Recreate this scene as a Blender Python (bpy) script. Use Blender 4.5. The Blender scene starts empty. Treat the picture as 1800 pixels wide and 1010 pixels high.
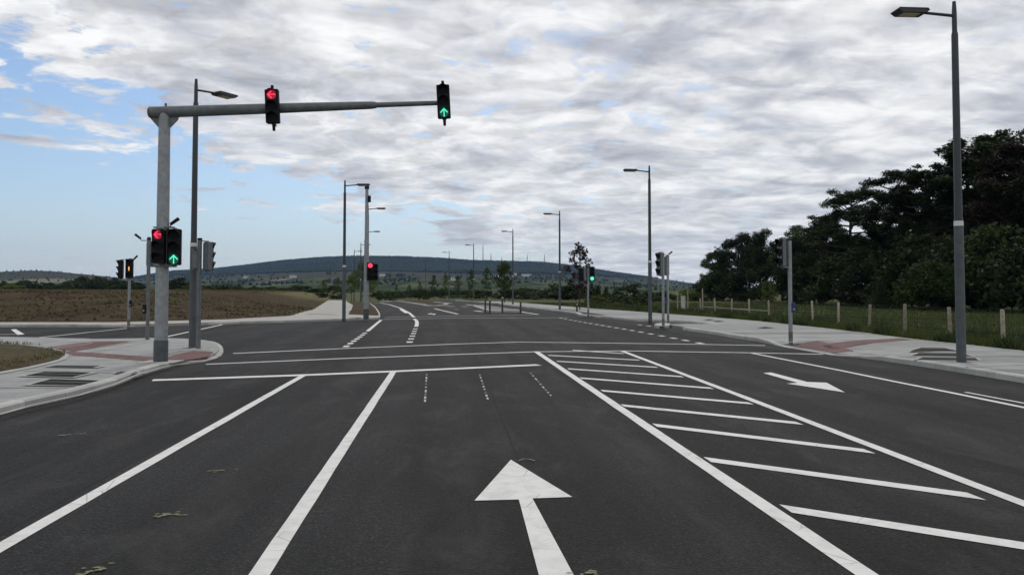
import bpy, bmesh, math, random
import numpy as np
from mathutils import Vector, Matrix

random.seed(7)
R = math.radians
scene = bpy.context.scene
COL = scene.collection

# ------------------------------------------------------------------ camera
F_PX, W_PX, CAM_H, HOR = 1400.0, 1800.0, 1.6, 511.0
PITCH = R(2.1)
CY = HOR - F_PX * math.tan(PITCH)
cam = bpy.data.cameras.new('camera')
cam.sensor_width = 36.0
cam.lens = 36.0 * F_PX / W_PX
cam.shift_y = (CY - 505.0) / W_PX
cam.clip_end = 20000
cam.clip_start = 0.05
cam_o = bpy.data.objects.new('camera', cam)
cam_o.location = (0, 0, CAM_H)
cam_o.rotation_euler = (R(90) + PITCH, 0, 0)
COL.objects.link(cam_o)
scene.camera = cam_o
scene.render.resolution_x, scene.render.resolution_y = 1024, 574

# ------------------------------------------------------------------ exposure
vs = scene.view_settings
vs.view_transform = 'Standard'
vs.look = 'None'
vs.exposure = 0.0
vs.gamma = 1.0
scene.render.engine = 'CYCLES'

# ------------------------------------------------------------------ sun
SUN_EL, SUN_AZ = R(52), R(12)          # azimuth clockwise from +Y (ahead of the camera)
sl = bpy.data.lights.new('sun', 'SUN')
sl.energy = 1.1
sl.angle = R(14)
sl.color = (1.0, 0.95, 0.88)
so = bpy.data.objects.new('sun', sl)
sd = Vector((math.sin(SUN_AZ) * math.cos(SUN_EL), math.cos(SUN_AZ) * math.cos(SUN_EL), math.sin(SUN_EL)))
so.rotation_euler = (-sd).to_track_quat('-Z', 'Y').to_euler()
so.location = sd * 50
COL.objects.link(so)

# ------------------------------------------------------------------ node helpers
class NB:
    """tiny wrapper that builds math expressions out of shader nodes"""
    def __init__(s, tree):
        s.t = tree
    def new(s, typ, **kw):
        n = s.t.nodes.new(typ)
        for k, v in kw.items():
            setattr(n, k, v)
        return n
    def put(s, sock, v):
        if hasattr(v, 'is_linked'):
            s.t.links.new(v, sock)
        elif v is not None:
            if sock.type == 'RGBA' and len(v) == 3:
                v = (*v, 1)
            sock.default_value = v
    def m(s, op, a, b=None, c=None, clamp=False):
        n = s.new('ShaderNodeMath', operation=op, use_clamp=clamp)
        for i, v in enumerate((a, b, c)):
            if v is not None:
                s.put(n.inputs[i], v)
        return n.outputs[0]
    def step(s, x, lo, hi, a=0.0, b=1.0):
        n = s.new('ShaderNodeMapRange', interpolation_type='SMOOTHSTEP')
        for i, v in enumerate((x, lo, hi, a, b)):
            s.put(n.inputs[i], v)
        return n.outputs[0]
    def mix(s, f, a, b, mode='MIX'):
        n = s.new('ShaderNodeMix', data_type='RGBA', blend_type=mode)
        s.put(n.inputs[0], f); s.put(n.inputs[6], a); s.put(n.inputs[7], b)
        return n.outputs[2]
    def noise(s, vec, scale, detail=4, rough=0.55, dist=0.0):
        n = s.new('ShaderNodeTexNoise')
        if vec is not None:
            s.put(n.inputs['Vector'], vec)
        n.inputs['Scale'].default_value = scale
        n.inputs['Detail'].default_value = detail
        n.inputs['Roughness'].default_value = rough
        n.inputs['Distortion'].default_value = dist
        return n.outputs[0]
    def vec(s, x, y, z):
        n = s.new('ShaderNodeCombineXYZ')
        for i, v in enumerate((x, y, z)):
            s.put(n.inputs[i], v)
        return n.outputs[0]
    def vscale(s, v, sc):
        n = s.new('ShaderNodeVectorMath', operation='MULTIPLY')
        s.put(n.inputs[0], v); s.put(n.inputs[1], sc)
        return n.outputs[0]

# ------------------------------------------------------------------ world: blue sky with a broken cloud deck
w = bpy.data.worlds.new('World')
scene.world = w
w.use_nodes = True
wt = w.node_tree
wt.nodes.clear()
B = NB(wt)
sky = B.new('ShaderNodeTexSky', sky_type='NISHITA', sun_disc=False)
sky.sun_elevation = SUN_EL
sky.sun_rotation = SUN_AZ
sky.air_density = 1.0
sky.dust_density = 1.4
sky.ozone_density = 1.2
tc = B.new('ShaderNodeTexCoord')
sep = B.new('ShaderNodeSeparateXYZ')
B.put(sep.inputs[0], tc.outputs['Generated'])
dx, dy, dz = sep.outputs
zz = B.m('ADD', B.m('MAXIMUM', dz, 0.0), 0.14)
cu = B.m('DIVIDE', dx, zz)
cv = B.m('DIVIDE', dy, zz)
warp = B.noise(B.vec(cu, cv, 0.37), 1.6, 4, 0.55)
wu = B.m('ADD', cu, B.m('MULTIPLY', warp, 0.35))
wv = B.m('ADD', cv, B.m('MULTIPLY', warp, 0.25))
n1 = B.noise(B.vec(wu, wv, 2.2), 1.3, 3, 0.5)
n2 = B.noise(B.vec(wu, wv, 4.1), 6.4, 10, 0.6)
lo = B.noise(B.vec(wu, wv, 4.1), 6.4, 5, 0.52)
los = B.noise(B.vec(B.m('ADD', wu, 0.02), B.m('ADD', wv, 0.075), 4.1), 6.4, 5, 0.52)
n3 = B.noise(B.vec(B.m('SUBTRACT', B.m('MULTIPLY', cu, 1.3), B.m('MULTIPLY', cv, 0.5)), B.m('MULTIPLY', wv, 2.3), 5.0), 2.9, 8, 0.56, 0.6)
n4 = B.noise(B.vec(wu, wv, 8.0), 2.5, 6, 0.56)
edge = B.m('ADD', B.m('SUBTRACT', cu, B.m('MULTIPLY', cv, 0.56)), 3.1)
edge = B.m('ADD', edge, B.m('MULTIPLY', B.m('SUBTRACT', n1, 0.5), 1.5))
cov = B.step(edge, -0.35, 0.7)
thr = B.m('SUBTRACT', 0.565, B.m('MULTIPLY', cov, 0.235))
body = B.m('ADD', B.m('MULTIPLY', n2, 0.8), B.m('MULTIPLY', n1, 0.2))
dens = B.step(B.m('SUBTRACT', body, thr), 0.0, 0.12)
far_r = B.step(edge, 0.9, 2.6)
dens = B.m('MAXIMUM', dens, B.m('MULTIPLY', far_r, B.step(n3, 0.2, 0.55, 0.66, 0.97)))
# thick parts of the cloud are grey, thin parts white, with soft relief
thick = B.m('ADD', B.m('MULTIPLY', n4, 0.64), B.m('MULTIPLY', B.mix(far_r, n2, n3), 0.36))
shade = B.step(thick, 0.39, 0.64)
ccol = B.mix(shade, (9.5, 9.4, 9.3), (4.7, 4.8, 5.35))
rel = B.m('MULTIPLY', B.m('SUBTRACT', lo, los), B.mix(far_r, (1.7,) * 3, (0.7,) * 3))
rel = B.m('ADD', 1.0, B.m('MINIMUM', B.m('MAXIMUM', rel, -0.2), 0.12))
ccol = B.vscale(ccol, B.vec(rel, rel, rel))
skyc = B.vscale(sky.outputs[0], (0.96, 1.1, 1.25))
hz = B.m('POWER', B.m('SUBTRACT', 1.0, B.m('MAXIMUM', dz, 0.0), clamp=True), 13.0)
skyc = B.mix(B.m('MULTIPLY', hz, 0.75), skyc, (6.4, 7.2, 8.5))
ccol = B.mix(B.m('MULTIPLY', hz, 0.6), ccol, (6.0, 6.5, 7.3))
allc = B.mix(B.m('MULTIPLY', dens, 0.96), skyc, ccol)
bg = B.new('ShaderNodeBackground')
B.put(bg.inputs[0], allc)
bg.inputs[1].default_value = 0.1
wo = B.new('ShaderNodeOutputWorld')
wt.links.new(bg.outputs[0], wo.inputs[0])

# ------------------------------------------------------------------ places on the ground
def g(px, py, z=0.0):
    """where the surveyed photo point lies on the level plane at height z (metres)"""
    xc = (px - 900.0) / F_PX
    yc = (CY - py) / F_PX
    d = Vector((xc, math.cos(PITCH) - yc * math.sin(PITCH), math.sin(PITCH) + yc * math.cos(PITCH)))
    t = (z - CAM_H) / d.z
    return Vector((d.x * t, d.y * t, z))
def at(px, dist):
    """ground point on a bearing at a distance"""
    return Vector(((px - 900.0) / F_PX * dist, dist, 0.0))
def up(py, dist):
    return CAM_H + (HOR - py) / F_PX * dist
U = Vector((-0.0785, 1, 0)).normalized()        # direction of the main road
V = Vector((U.y, -U.x, 0))                      # to its right

# ------------------------------------------------------------------ object helpers
def mesh_obj(name, verts, faces, mat, parent=None, smooth=False):
    me = bpy.data.meshes.new(name)
    me.from_pydata([tuple(v) for v in verts], [], faces)
    if smooth:
        me.polygons.foreach_set('use_smooth', [True] * len(me.polygons))
    me.update()
    return link(name, me, mat, parent)
def link(name, me, mat, parent=None):
    o = bpy.data.objects.new(name, me)
    if mat is not None and len(me.materials) == 0:
        me.materials.append(mat)
    COL.objects.link(o)
    if parent is not None:
        o.parent = parent
    return o
def tag(o, label=None, cat=None, group=None, kind=None):
    if label: o['label'] = label
    if cat: o['category'] = cat
    if group: o['group'] = group
    if kind: o['kind'] = kind
    return o
def thing(name, loc, label, cat, group=None, rz=0.0):
    o = bpy.data.objects.new(name, None)
    o.empty_display_size = 0.2
    o.location = loc
    o.rotation_euler = (0, 0, rz)
    COL.objects.link(o)
    return tag(o, label, cat, group)
def copy_tree(o, parent=None):
    c = o.copy()
    COL.objects.link(c)
    c.parent = parent
    for ch in list(o.children):
        copy_tree(ch, c)
    return c

class MB:
    """collects shapes into one mesh"""
    def __init__(s):
        s.v, s.f = [], []
    def add(s, vs, fs):
        b = len(s.v)
        s.v += [tuple(v) for v in vs]
        s.f += [tuple(i + b for i in f) for f in fs]
    def box(s, c, size, rot=None, bev=0.0):
        x, y, z = (k / 2 for k in size)
        if bev > 0:
            prof = [(-x + bev, -y), (x - bev, -y), (x, -y + bev), (x, y - bev), (x - bev, y), (-x + bev, y), (-x, y - bev), (-x, -y + bev)]
            vs, zs = [], [(-z, bev), (-z + bev, 0), (z - bev, 0), (z, bev)]
            for zc, ins in zs:
                for (a, b2) in prof:
                    vs.append((a * (x - ins) / x, b2 * (y - ins) / y, zc))
            fs = [tuple(range(7, -1, -1)), tuple(range(24, 32))]
            for k in range(3):
                for i in range(8):
                    j = (i + 1) % 8
                    fs.append((k * 8 + i, k * 8 + j, k * 8 + 8 + j, k * 8 + 8 + i))
        else:
            vs = [(-x, -y, -z), (x, -y, -z), (x, y, -z), (-x, y, -z), (-x, -y, z), (x, -y, z), (x, y, z), (-x, y, z)]
            fs = [(3, 2, 1, 0), (4, 5, 6, 7), (0, 1, 5, 4), (1, 2, 6, 5), (2, 3, 7, 6), (3, 0, 4, 7)]
        c = Vector(c)
        if rot is not None:
            vs = [rot @ Vector(v) for v in vs]
        s.add([Vector(v) + c for v in vs], fs)
    def tube(s, pts, rads, n=10, cap=True):
        pts = [Vector(p) for p in pts]
        rings = []
        ref = None
        for i, p in enumerate(pts):
            d = (pts[min(i + 1, len(pts) - 1)] - pts[max(i - 1, 0)]).normalized()
            if ref is None or abs(ref.dot(d)) > 0.98:
                ref = Vector((1, 0, 0)) if abs(d.x) < 0.9 else Vector((0, 1, 0))
            a = d.cross(ref).normalized()
            b = d.cross(a)
            rings.append([p + (a * math.cos(2 * math.pi * k / n) + b * math.sin(2 * math.pi * k / n)) * rads[i] for k in range(n)])
        vs = [v for r in rings for v in r]
        fs = []
        for i in range(len(pts) - 1):
            for k in range(n):
                j = (k + 1) % n
                fs.append((i * n + k, i * n + j, (i + 1) * n + j, (i + 1) * n + k))
        if cap:
            fs.append(tuple(range(n - 1, -1, -1)))
            fs.append(tuple(range((len(pts) - 1) * n, len(pts) * n)))
        s.add(vs, fs)
    def prism(s, poly, z0, z1):
        n = len(poly)
        ztop = z1 if hasattr(z1, '__len__') else [z1] * n
        vs = [(p[0], p[1], z0) for p in poly] + [(p[0], p[1], ztop[i]) for i, p in enumerate(poly)]
        area = sum(poly[i][0] * poly[(i + 1) % n][1] - poly[(i + 1) % n][0] * poly[i][1] for i in range(n))
        o = list(range(n)) if area > 0 else list(range(n - 1, -1, -1))
        fs = [tuple(n + i for i in o)]
        for k in range(n):
            i, j = o[k], o[(k + 1) % n]
            fs.append((i, j, n + j, n + i))
        s.add(vs, fs)
    def obj(s, name, mat, parent=None, smooth=False):
        o = mesh_obj(name, s.v, s.f, mat, parent, False)
        if smooth:
            me = o.data
            me.polygons.foreach_set('use_smooth', [True] * len(me.polygons))
            me.set_sharp_from_angle(angle=R(40))
        return o

# ------------------------------------------------------------------ materials
MATS = {}
def material(name, base, rough=0.7, metal=0.0, var=0.12, scale=6.0, bump=0.0, bscale=60.0, emit=None, rnd=0.0, spec=0.5, stain=None):
    if name in MATS:
        return MATS[name]
    m = bpy.data.materials.new(name)
    m.use_nodes = True
    nb = NB(m.node_tree)
    bs = m.node_tree.nodes['Principled BSDF']
    geo = nb.new('ShaderNodeNewGeometry')
    pos = geo.outputs['Position']
    n = nb.noise(pos, scale, 5, 0.6)
    f = nb.step(n, 0.3, 0.7, 1 - var, 1 + var)
    col = nb.vscale(nb.vec(f, f, f), tuple(base))
    if rnd > 0:
        oi = nb.new('ShaderNodeObjectInfo')
        r = nb.step(oi.outputs['Random'], 0, 1, 1 - rnd, 1 + rnd)
        col = nb.vscale(col, nb.vec(r, r, r))
    if stain:
        sn = nb.noise(pos, stain[1], 6, 0.65, 0.4)
        col = nb.mix(nb.step(sn, 0.52, 0.72, 0, stain[2]), col, stain[0])
    nb.put(bs.inputs['Base Color'], col)
    bs.inputs['Roughness'].default_value = rough
    bs.inputs['Metallic'].default_value = metal
    bs.inputs['Specular IOR Level'].default_value = spec
    if bump > 0:
        bn = nb.new('ShaderNodeBump')
        bn.inputs['Strength'].default_value = bump
        bn.inputs['Distance'].default_value = 0.01
        nb.put(bn.inputs['Height'], nb.noise(pos, bscale, 3, 0.6))
        nb.put(bs.inputs['Normal'], bn.outputs[0])
    if emit:
        nb.put(bs.inputs['Emission Color'], emit[:3])
        bs.inputs['Emission Strength'].default_value = emit[3]
    MATS[name] = m
    return m

def asphalt_material():
    m = bpy.data.materials.new('asphalt')
    m.use_nodes = True
    nb = NB(m.node_tree)
    bs = m.node_tree.nodes['Principled BSDF']
    pos = nb.new('ShaderNodeNewGeometry').outputs['Position']
    sp = nb.new('ShaderNodeSeparateXYZ'); nb.put(sp.inputs[0], pos)
    grain = nb.noise(pos, 48, 3, 0.8)
    vor = nb.new('ShaderNodeTexVoronoi'); nb.put(vor.inputs['Vector'], pos); vor.inputs['Scale'].default_value = 70
    # laid in long strips along the road: tone changes across the lanes
    al = nb.m('ADD', nb.m('MULTIPLY', sp.outputs[0], U.x), nb.m('MULTIPLY', sp.outputs[1], U.y))
    ac = nb.m('ADD', nb.m('MULTIPLY', sp.outputs[0], V.x), nb.m('MULTIPLY', sp.outputs[1], V.y))
    strip = nb.noise(nb.vec(ac, nb.m('MULTIPLY', al, 0.05), 0.0), 0.9, 5, 0.62)
    patch = nb.noise(pos, 0.35, 5, 0.6, 0.4)
    f = nb.m('MULTIPLY', nb.step(strip, 0.3, 0.7, 0.62, 1.42), nb.step(patch, 0.3, 0.7, 0.8, 1.22))
    f = nb.m('MULTIPLY', f, nb.step(grain, 0.3, 0.72, 0.3, 1.75))
    f = nb.m('MULTIPLY', f, nb.step(nb.noise(pos, 17, 3, 0.7), 0.3, 0.7, 0.72, 1.3))
    chip = nb.new('ShaderNodeTexWhiteNoise'); nb.put(chip.inputs[0], vor.outputs['Position'])
    f = nb.m('MULTIPLY', f, nb.step(chip.outputs[0], 0.8, 1.0, 1.0, 1.7))
    dust = nb.noise(nb.vec(nb.m('MULTIPLY', ac, 1.6), nb.m('MULTIPLY', al, 0.55), 3.0), 1.1, 8, 0.72, 0.6)
    col = nb.vscale(nb.vec(f, f, f), (0.0155, 0.0157, 0.016))
    col = nb.mix(nb.step(dust, 0.48, 0.76, 0, 0.5), col, (0.058, 0.057, 0.055))
    seam = nb.m('ABSOLUTE', nb.m('SUBTRACT', nb.m('FRACT', nb.m('ADD', nb.m('DIVIDE', nb.m('ADD', ac, nb.m('MULTIPLY', patch, 0.05)), 3.6), 0.31)), 0.5))
    col = nb.mix(nb.step(seam, 0.002, 0.006, 0.7, 0.0), col, (0.008, 0.008, 0.008))
    wheel = nb.m('SINE', nb.m('MULTIPLY', nb.m('ADD', ac, 0.4), 3.5))
    col = nb.mix(nb.m('MULTIPLY', nb.step(wheel, 0.2, 1.0, 0, 0.35), nb.step(dust, 0.35, 0.65)), col, (0.045, 0.044, 0.043))
    oil = nb.new('ShaderNodeTexVoronoi'); nb.put(oil.inputs['Vector'], nb.vscale(pos, (1.1, 0.7, 0.0))); oil.inputs['Scale'].default_value = 1.0
    orn = nb.new('ShaderNodeTexWhiteNoise'); nb.put(orn.inputs[0], oil.outputs['Position'])
    col = nb.mix(nb.m('MULTIPLY', nb.step(oil.outputs['Distance'], 0.03, 0.09, 0.65, 0.0), nb.step(orn.outputs[0], 0.72, 0.76)), col, (0.007, 0.007, 0.007))
    nb.put(bs.inputs['Base Color'], col)
    bs.inputs['Roughness'].default_value = 0.82
    bs.inputs['Specular IOR Level'].default_value = 0.16
    bn = nb.new('ShaderNodeBump')
    bn.inputs['Strength'].default_value = 0.55
    bn.inputs['Distance'].default_value = 0.012
    nb.put(bn.inputs['Height'], nb.m('ADD', grain, vor.outputs['Distance']))
    nb.put(bs.inputs['Normal'], bn.outputs[0])
    return m
M_ASPH = asphalt_material()

def paint_material(name, base, wear):
    m = bpy.data.materials.new(name)
    m.use_nodes = True
    nb = NB(m.node_tree)
    bs = m.node_tree.nodes['Principled BSDF']
    pos = nb.new('ShaderNodeNewGeometry').outputs['Position']
    n = nb.noise(pos, 5, 6, 0.65, 0.5)
    fine = nb.noise(pos, 60, 3, 0.7)
    col = nb.mix(nb.step(n, 0.4, 0.7, 0, 0.5), base, tuple(c * 0.66 for c in base))
    crack = nb.new('ShaderNodeTexVoronoi', feature='DISTANCE_TO_EDGE'); nb.put(crack.inputs['Vector'], pos); crack.inputs['Scale'].default_value = 3.2
    col = nb.mix(nb.m('MULTIPLY', nb.step(crack.outputs[0], 0.004, 0.02, 0.6, 0.0), nb.step(nb.noise(pos, 1.3, 4, 0.6), 0.5, 0.6)), col, (0.16, 0.16, 0.155))
    col = nb.mix(nb.step(fine, 0.6, 0.72, 0, wear), col, (0.06, 0.06, 0.06))
    nb.put(bs.inputs['Base Color'], col)
    bs.inputs['Roughness'].default_value = 0.75
    bn = nb.new('ShaderNodeBump'); bn.inputs['Strength'].default_value = 0.4; bn.inputs['Distance'].default_value = 0.006
    nb.put(bn.inputs['Height'], nb.noise(pos, 55, 3, 0.7)); nb.put(bs.inputs['Normal'], bn.outputs[0])
    return m
M_PAINT = paint_material('white_road_paint', (0.66, 0.66, 0.64), 0.4)
M_PAINT_OLD = paint_material('worn_road_paint', (0.42, 0.42, 0.41), 0.6)
M_YELLOW = paint_material('yellow_survey_paint', (0.17, 0.16, 0.075), 1.0)

def concrete_material(name, base, rnd):
    m = bpy.data.materials.new(name)
    m.use_nodes = True
    nb = NB(m.node_tree)
    bs = m.node_tree.nodes['Principled BSDF']
    pos = nb.new('ShaderNodeNewGeometry').outputs['Position']
    oi = nb.new('ShaderNodeObjectInfo')
    r = nb.step(oi.outputs['Random'], 0, 1, 1 - rnd, 1 + rnd)
    n = nb.noise(pos, 1.3, 7, 0.65, 0.3)
    fine = nb.noise(pos, 90, 2, 0.6)
    sp = nb.new('ShaderNodeSeparateXYZ'); nb.put(sp.inputs[0], pos)
    brush = nb.noise(nb.vec(nb.m('MULTIPLY', sp.outputs[0], 2.0), nb.m('MULTIPLY', sp.outputs[1], 60.0), 0.0), 1.0, 2, 0.5)
    f = nb.m('MULTIPLY', nb.step(n, 0.25, 0.75, 0.8, 1.15), r)
    f = nb.m('MULTIPLY', f, nb.step(nb.m('ADD', nb.m('MULTIPLY', fine, 0.5), nb.m('MULTIPLY', brush, 0.5)), 0.3, 0.7, 0.88, 1.1))
    col = nb.vscale(nb.vec(f, f, f), base)
    st = nb.noise(pos, 0.8, 6, 0.7, 0.8)
    col = nb.mix(nb.step(st, 0.56, 0.75, 0, 0.35), col, tuple(c * 0.55 for c in base))
    nb.put(bs.inputs['Base Color'], col)
    bs.inputs['Roughness'].default_value = 0.85
    bn = nb.new('ShaderNodeBump'); bn.inputs['Strength'].default_value = 0.35; bn.inputs['Distance'].default_value = 0.005
    nb.put(bn.inputs['Height'], brush); nb.put(bs.inputs['Normal'], bn.outputs[0])
    return m
M_CONC = concrete_material('brushed_concrete', (0.24, 0.245, 0.24), 0.22)
M_KERB = concrete_material('kerb_concrete', (0.40, 0.40, 0.38), 0.12)
M_EDGE = concrete_material('edging_concrete', (0.37, 0.37, 0.355), 0.06)
M_TACT = material('red_tactile', (0.125, 0.062, 0.058), 0.85, var=0.2, scale=8, bump=0.4, bscale=45, rnd=0.18)
M_COVER = material('cast_iron_cover', (0.03, 0.029, 0.027), 0.9, var=0.3, scale=14, bump=0.5, bscale=50, spec=0.05)
M_GALV = material('galvanised_steel', (0.27, 0.29, 0.30), 0.5, 0.35, var=0.16, scale=9, stain=((0.24, 0.25, 0.26), 2, 0.4))
M_GALVD = material('weathered_shaded_galvanised', (0.125, 0.137, 0.142), 0.55, 0.2, var=0.2, scale=7, stain=((0.17, 0.17, 0.165), 4, 0.5))  # base darkened to hold the backlit shade of the mast arm; stain is weathering
M_LAMP = material('dark_grey_lamp_paint', (0.032, 0.039, 0.043), 0.5, 0.1, var=0.15, scale=5)
M_LAMPL = material('mid_grey_lamp_paint', (0.075, 0.088, 0.095), 0.5, 0.1, var=0.15, scale=5)
M_SLEEVE = material('bitumen_sleeve', (0.06, 0.07, 0.075), 0.6, var=0.2, scale=10)
M_BAND = material('white_band', (0.6, 0.6, 0.58), 0.6)
M_BLACK = material('signal_black', (0.006, 0.0065, 0.008), 0.6, var=0.2, spec=0.25)
M_GREYBOX = material('signal_grey_back', (0.13, 0.145, 0.15), 0.55, var=0.15, scale=12)
M_BLUE = material('blue_button_box', (0.015, 0.025, 0.14), 0.5)
M_LENS = material('dark_lens', (0.005, 0.0055, 0.006), 0.6, spec=0.15)
M_RED = material('lit_red', (0.6, 0.02, 0.05), 0.4, emit=(1.0, 0.06, 0.13, 1.15))
M_REDG = material('lit_red_glow', (0.3, 0.0, 0.02), 0.4, emit=(0.75, 0.0, 0.05, 0.32))
M_GREEN = material('lit_green', (0.02, 0.5, 0.3), 0.4, emit=(0.1, 0.95, 0.6, 1.0))
M_GREENG = material('lit_green_glow', (0.0, 0.08, 0.05), 0.4, emit=(0.0, 0.3, 0.18, 0.12))
M_AMBER = material('lit_amber', (0.6, 0.25, 0.03), 0.4, emit=(1.0, 0.5, 0.12, 1.1))
M_PANEL = material('lamp_glass_panel', (0.75, 0.62, 0.4), 0.25)
M_WOOD = material('fence_timber', (0.29, 0.26, 0.2), 0.85, var=0.3, scale=14, bump=0.4, bscale=30, rnd=0.25)
M_WIRE = material('fence_wire', (0.14, 0.145, 0.14), 0.5, 0.5)
M_STAKE = material('dark_stake', (0.07, 0.06, 0.05), 0.85, var=0.3)
M_BARK = material('bark', (0.045, 0.036, 0.028), 0.95, var=0.35, scale=5, bump=0.6, bscale=12)
M_HWALL = material('house_render', (0.7, 0.69, 0.66), 0.8)
M_HROOF = material('house_slate', (0.07, 0.07, 0.08), 0.8)
M_HGLASS = material('house_glass', (0.03, 0.035, 0.04), 0.2)
M_GRAILS = material('green_rail', (0.06, 0.13, 0.08), 0.6)

def leaf_material(name, a, b, trans=0.15):
    m = bpy.data.materials.new(name)
    m.use_nodes = True
    nb = NB(m.node_tree)
    nt = m.node_tree
    bs = nt.nodes['Principled BSDF']
    geo = nb.new('ShaderNodeNewGeometry')
    oi = nb.new('ShaderNodeObjectInfo')
    cl = nb.noise(geo.outputs['Position'], 0.9, 3, 0.5)
    f = nb.m('ADD', nb.m('MULTIPLY', geo.outputs['Random Per Island'], 0.55), nb.m('MULTIPLY', cl, 0.5))
    col = nb.mix(f, a, b)
    r = nb.step(oi.outputs['Random'], 0, 1, 0.75, 1.3)
    col = nb.vscale(col, nb.vec(r, r, r))
    nb.put(bs.inputs['Base Color'], col)
    bs.inputs['Roughness'].default_value = 0.65
    bs.inputs['Specular IOR Level'].default_value = 0.1
    tr = nb.new('ShaderNodeBsdfTranslucent'); nb.put(tr.inputs[0], col)
    mx = nb.new('ShaderNodeMixShader'); mx.inputs[0].default_value = trans
    nt.links.new(bs.outputs[0], mx.inputs[1]); nt.links.new(tr.outputs[0], mx.inputs[2])
    nt.links.new(mx.outputs[0], nt.nodes['Material Output'].inputs[0])
    return m
L_DARK = leaf_material('leaf_dark', (0.012, 0.02, 0.007), (0.042, 0.06, 0.018))
L_PINE = leaf_material('leaf_pine', (0.010, 0.014, 0.007), (0.03, 0.038, 0.015))
L_MID = leaf_material('leaf_mid', (0.022, 0.036, 0.011), (0.06, 0.085, 0.024))
L_HEDGE = leaf_material('leaf_hedge', (0.022, 0.034, 0.014), (0.055, 0.075, 0.028))
L_YELL = leaf_material('leaf_yellow_green', (0.05, 0.07, 0.016), (0.12, 0.15, 0.03), 0.3)
L_SAP = leaf_material('leaf_sapling', (0.03, 0.05, 0.015), (0.085, 0.12, 0.03), 0.3)
L_PURP = leaf_material('leaf_purple', (0.022, 0.01, 0.014), (0.055, 0.022, 0.032), 0.15)
L_BROWN = leaf_material('leaf_bronze', (0.018, 0.014, 0.01), (0.045, 0.033, 0.022))
L_GRASS = leaf_material('grass_blade', (0.035, 0.05, 0.014), (0.10, 0.12, 0.035), 0.3)
L_DRY = leaf_material('dry_grass_blade', (0.09, 0.075, 0.035), (0.2, 0.17, 0.08), 0.3)
L_CLOD = leaf_material('weed_clump', (0.04, 0.045, 0.016), (0.10, 0.095, 0.035), 0.2)

def ground_material(name, cols, scale, bump=0.5, fine=14.0):
    m = bpy.data.materials.new(name)
    m.use_nodes = True
    nb = NB(m.node_tree)
    bs = m.node_tree.nodes['Principled BSDF']
    pos = nb.new('ShaderNodeNewGeometry').outputs['Position']
    n = nb.noise(pos, scale, 6, 0.65, 0.5)
    n2 = nb.noise(pos, fine, 5, 0.7)
    n3 = nb.noise(pos, scale * 0.2, 3, 0.5)
    col = nb.mix(nb.step(n, 0.35, 0.68), cols[0], cols[1])
    col = nb.mix(nb.step(n3, 0.42, 0.66), col, cols[2])
    f = nb.step(n2, 0.25, 0.75, 0.5, 1.5)
    nb.put(bs.inputs['Base Color'], nb.vscale(col, nb.vec(f, f, f)))
    bs.inputs['Roughness'].default_value = 0.95
    bs.inputs['Specular IOR Level'].default_value = 0.1
    bn = nb.new('ShaderNodeBump'); bn.inputs['Strength'].default_value = bump; bn.inputs['Distance'].default_value = 0.06
    nb.put(bn.inputs['Height'], n2); nb.put(bs.inputs['Normal'], bn.outputs[0])
    return m
M_FIELD = ground_material('field_grass', [(0.05, 0.062, 0.02), (0.09, 0.095, 0.035), (0.07, 0.08, 0.028)], 0.4)
M_SOIL = ground_material('bare_soil', [(0.055, 0.042, 0.026), (0.088, 0.068, 0.04), (0.07, 0.064, 0.03)], 0.55, 0.9, 5.0)
M_DRYF = ground_material('dry_field', [(0.13, 0.115, 0.06), (0.17, 0.15, 0.085), (0.10, 0.1, 0.045)], 0.08, 0.3, 2.0)
M_MULCH = ground_material('bark_mulch', [(0.05, 0.032, 0.02), (0.085, 0.055, 0.035), (0.06, 0.045, 0.025)], 2.0, 1.0, 16.0)
M_VERGE = ground_material('verge_grass', [(0.045, 0.06, 0.018), (0.08, 0.085, 0.03), (0.065, 0.06, 0.026)], 0.8)

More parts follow.
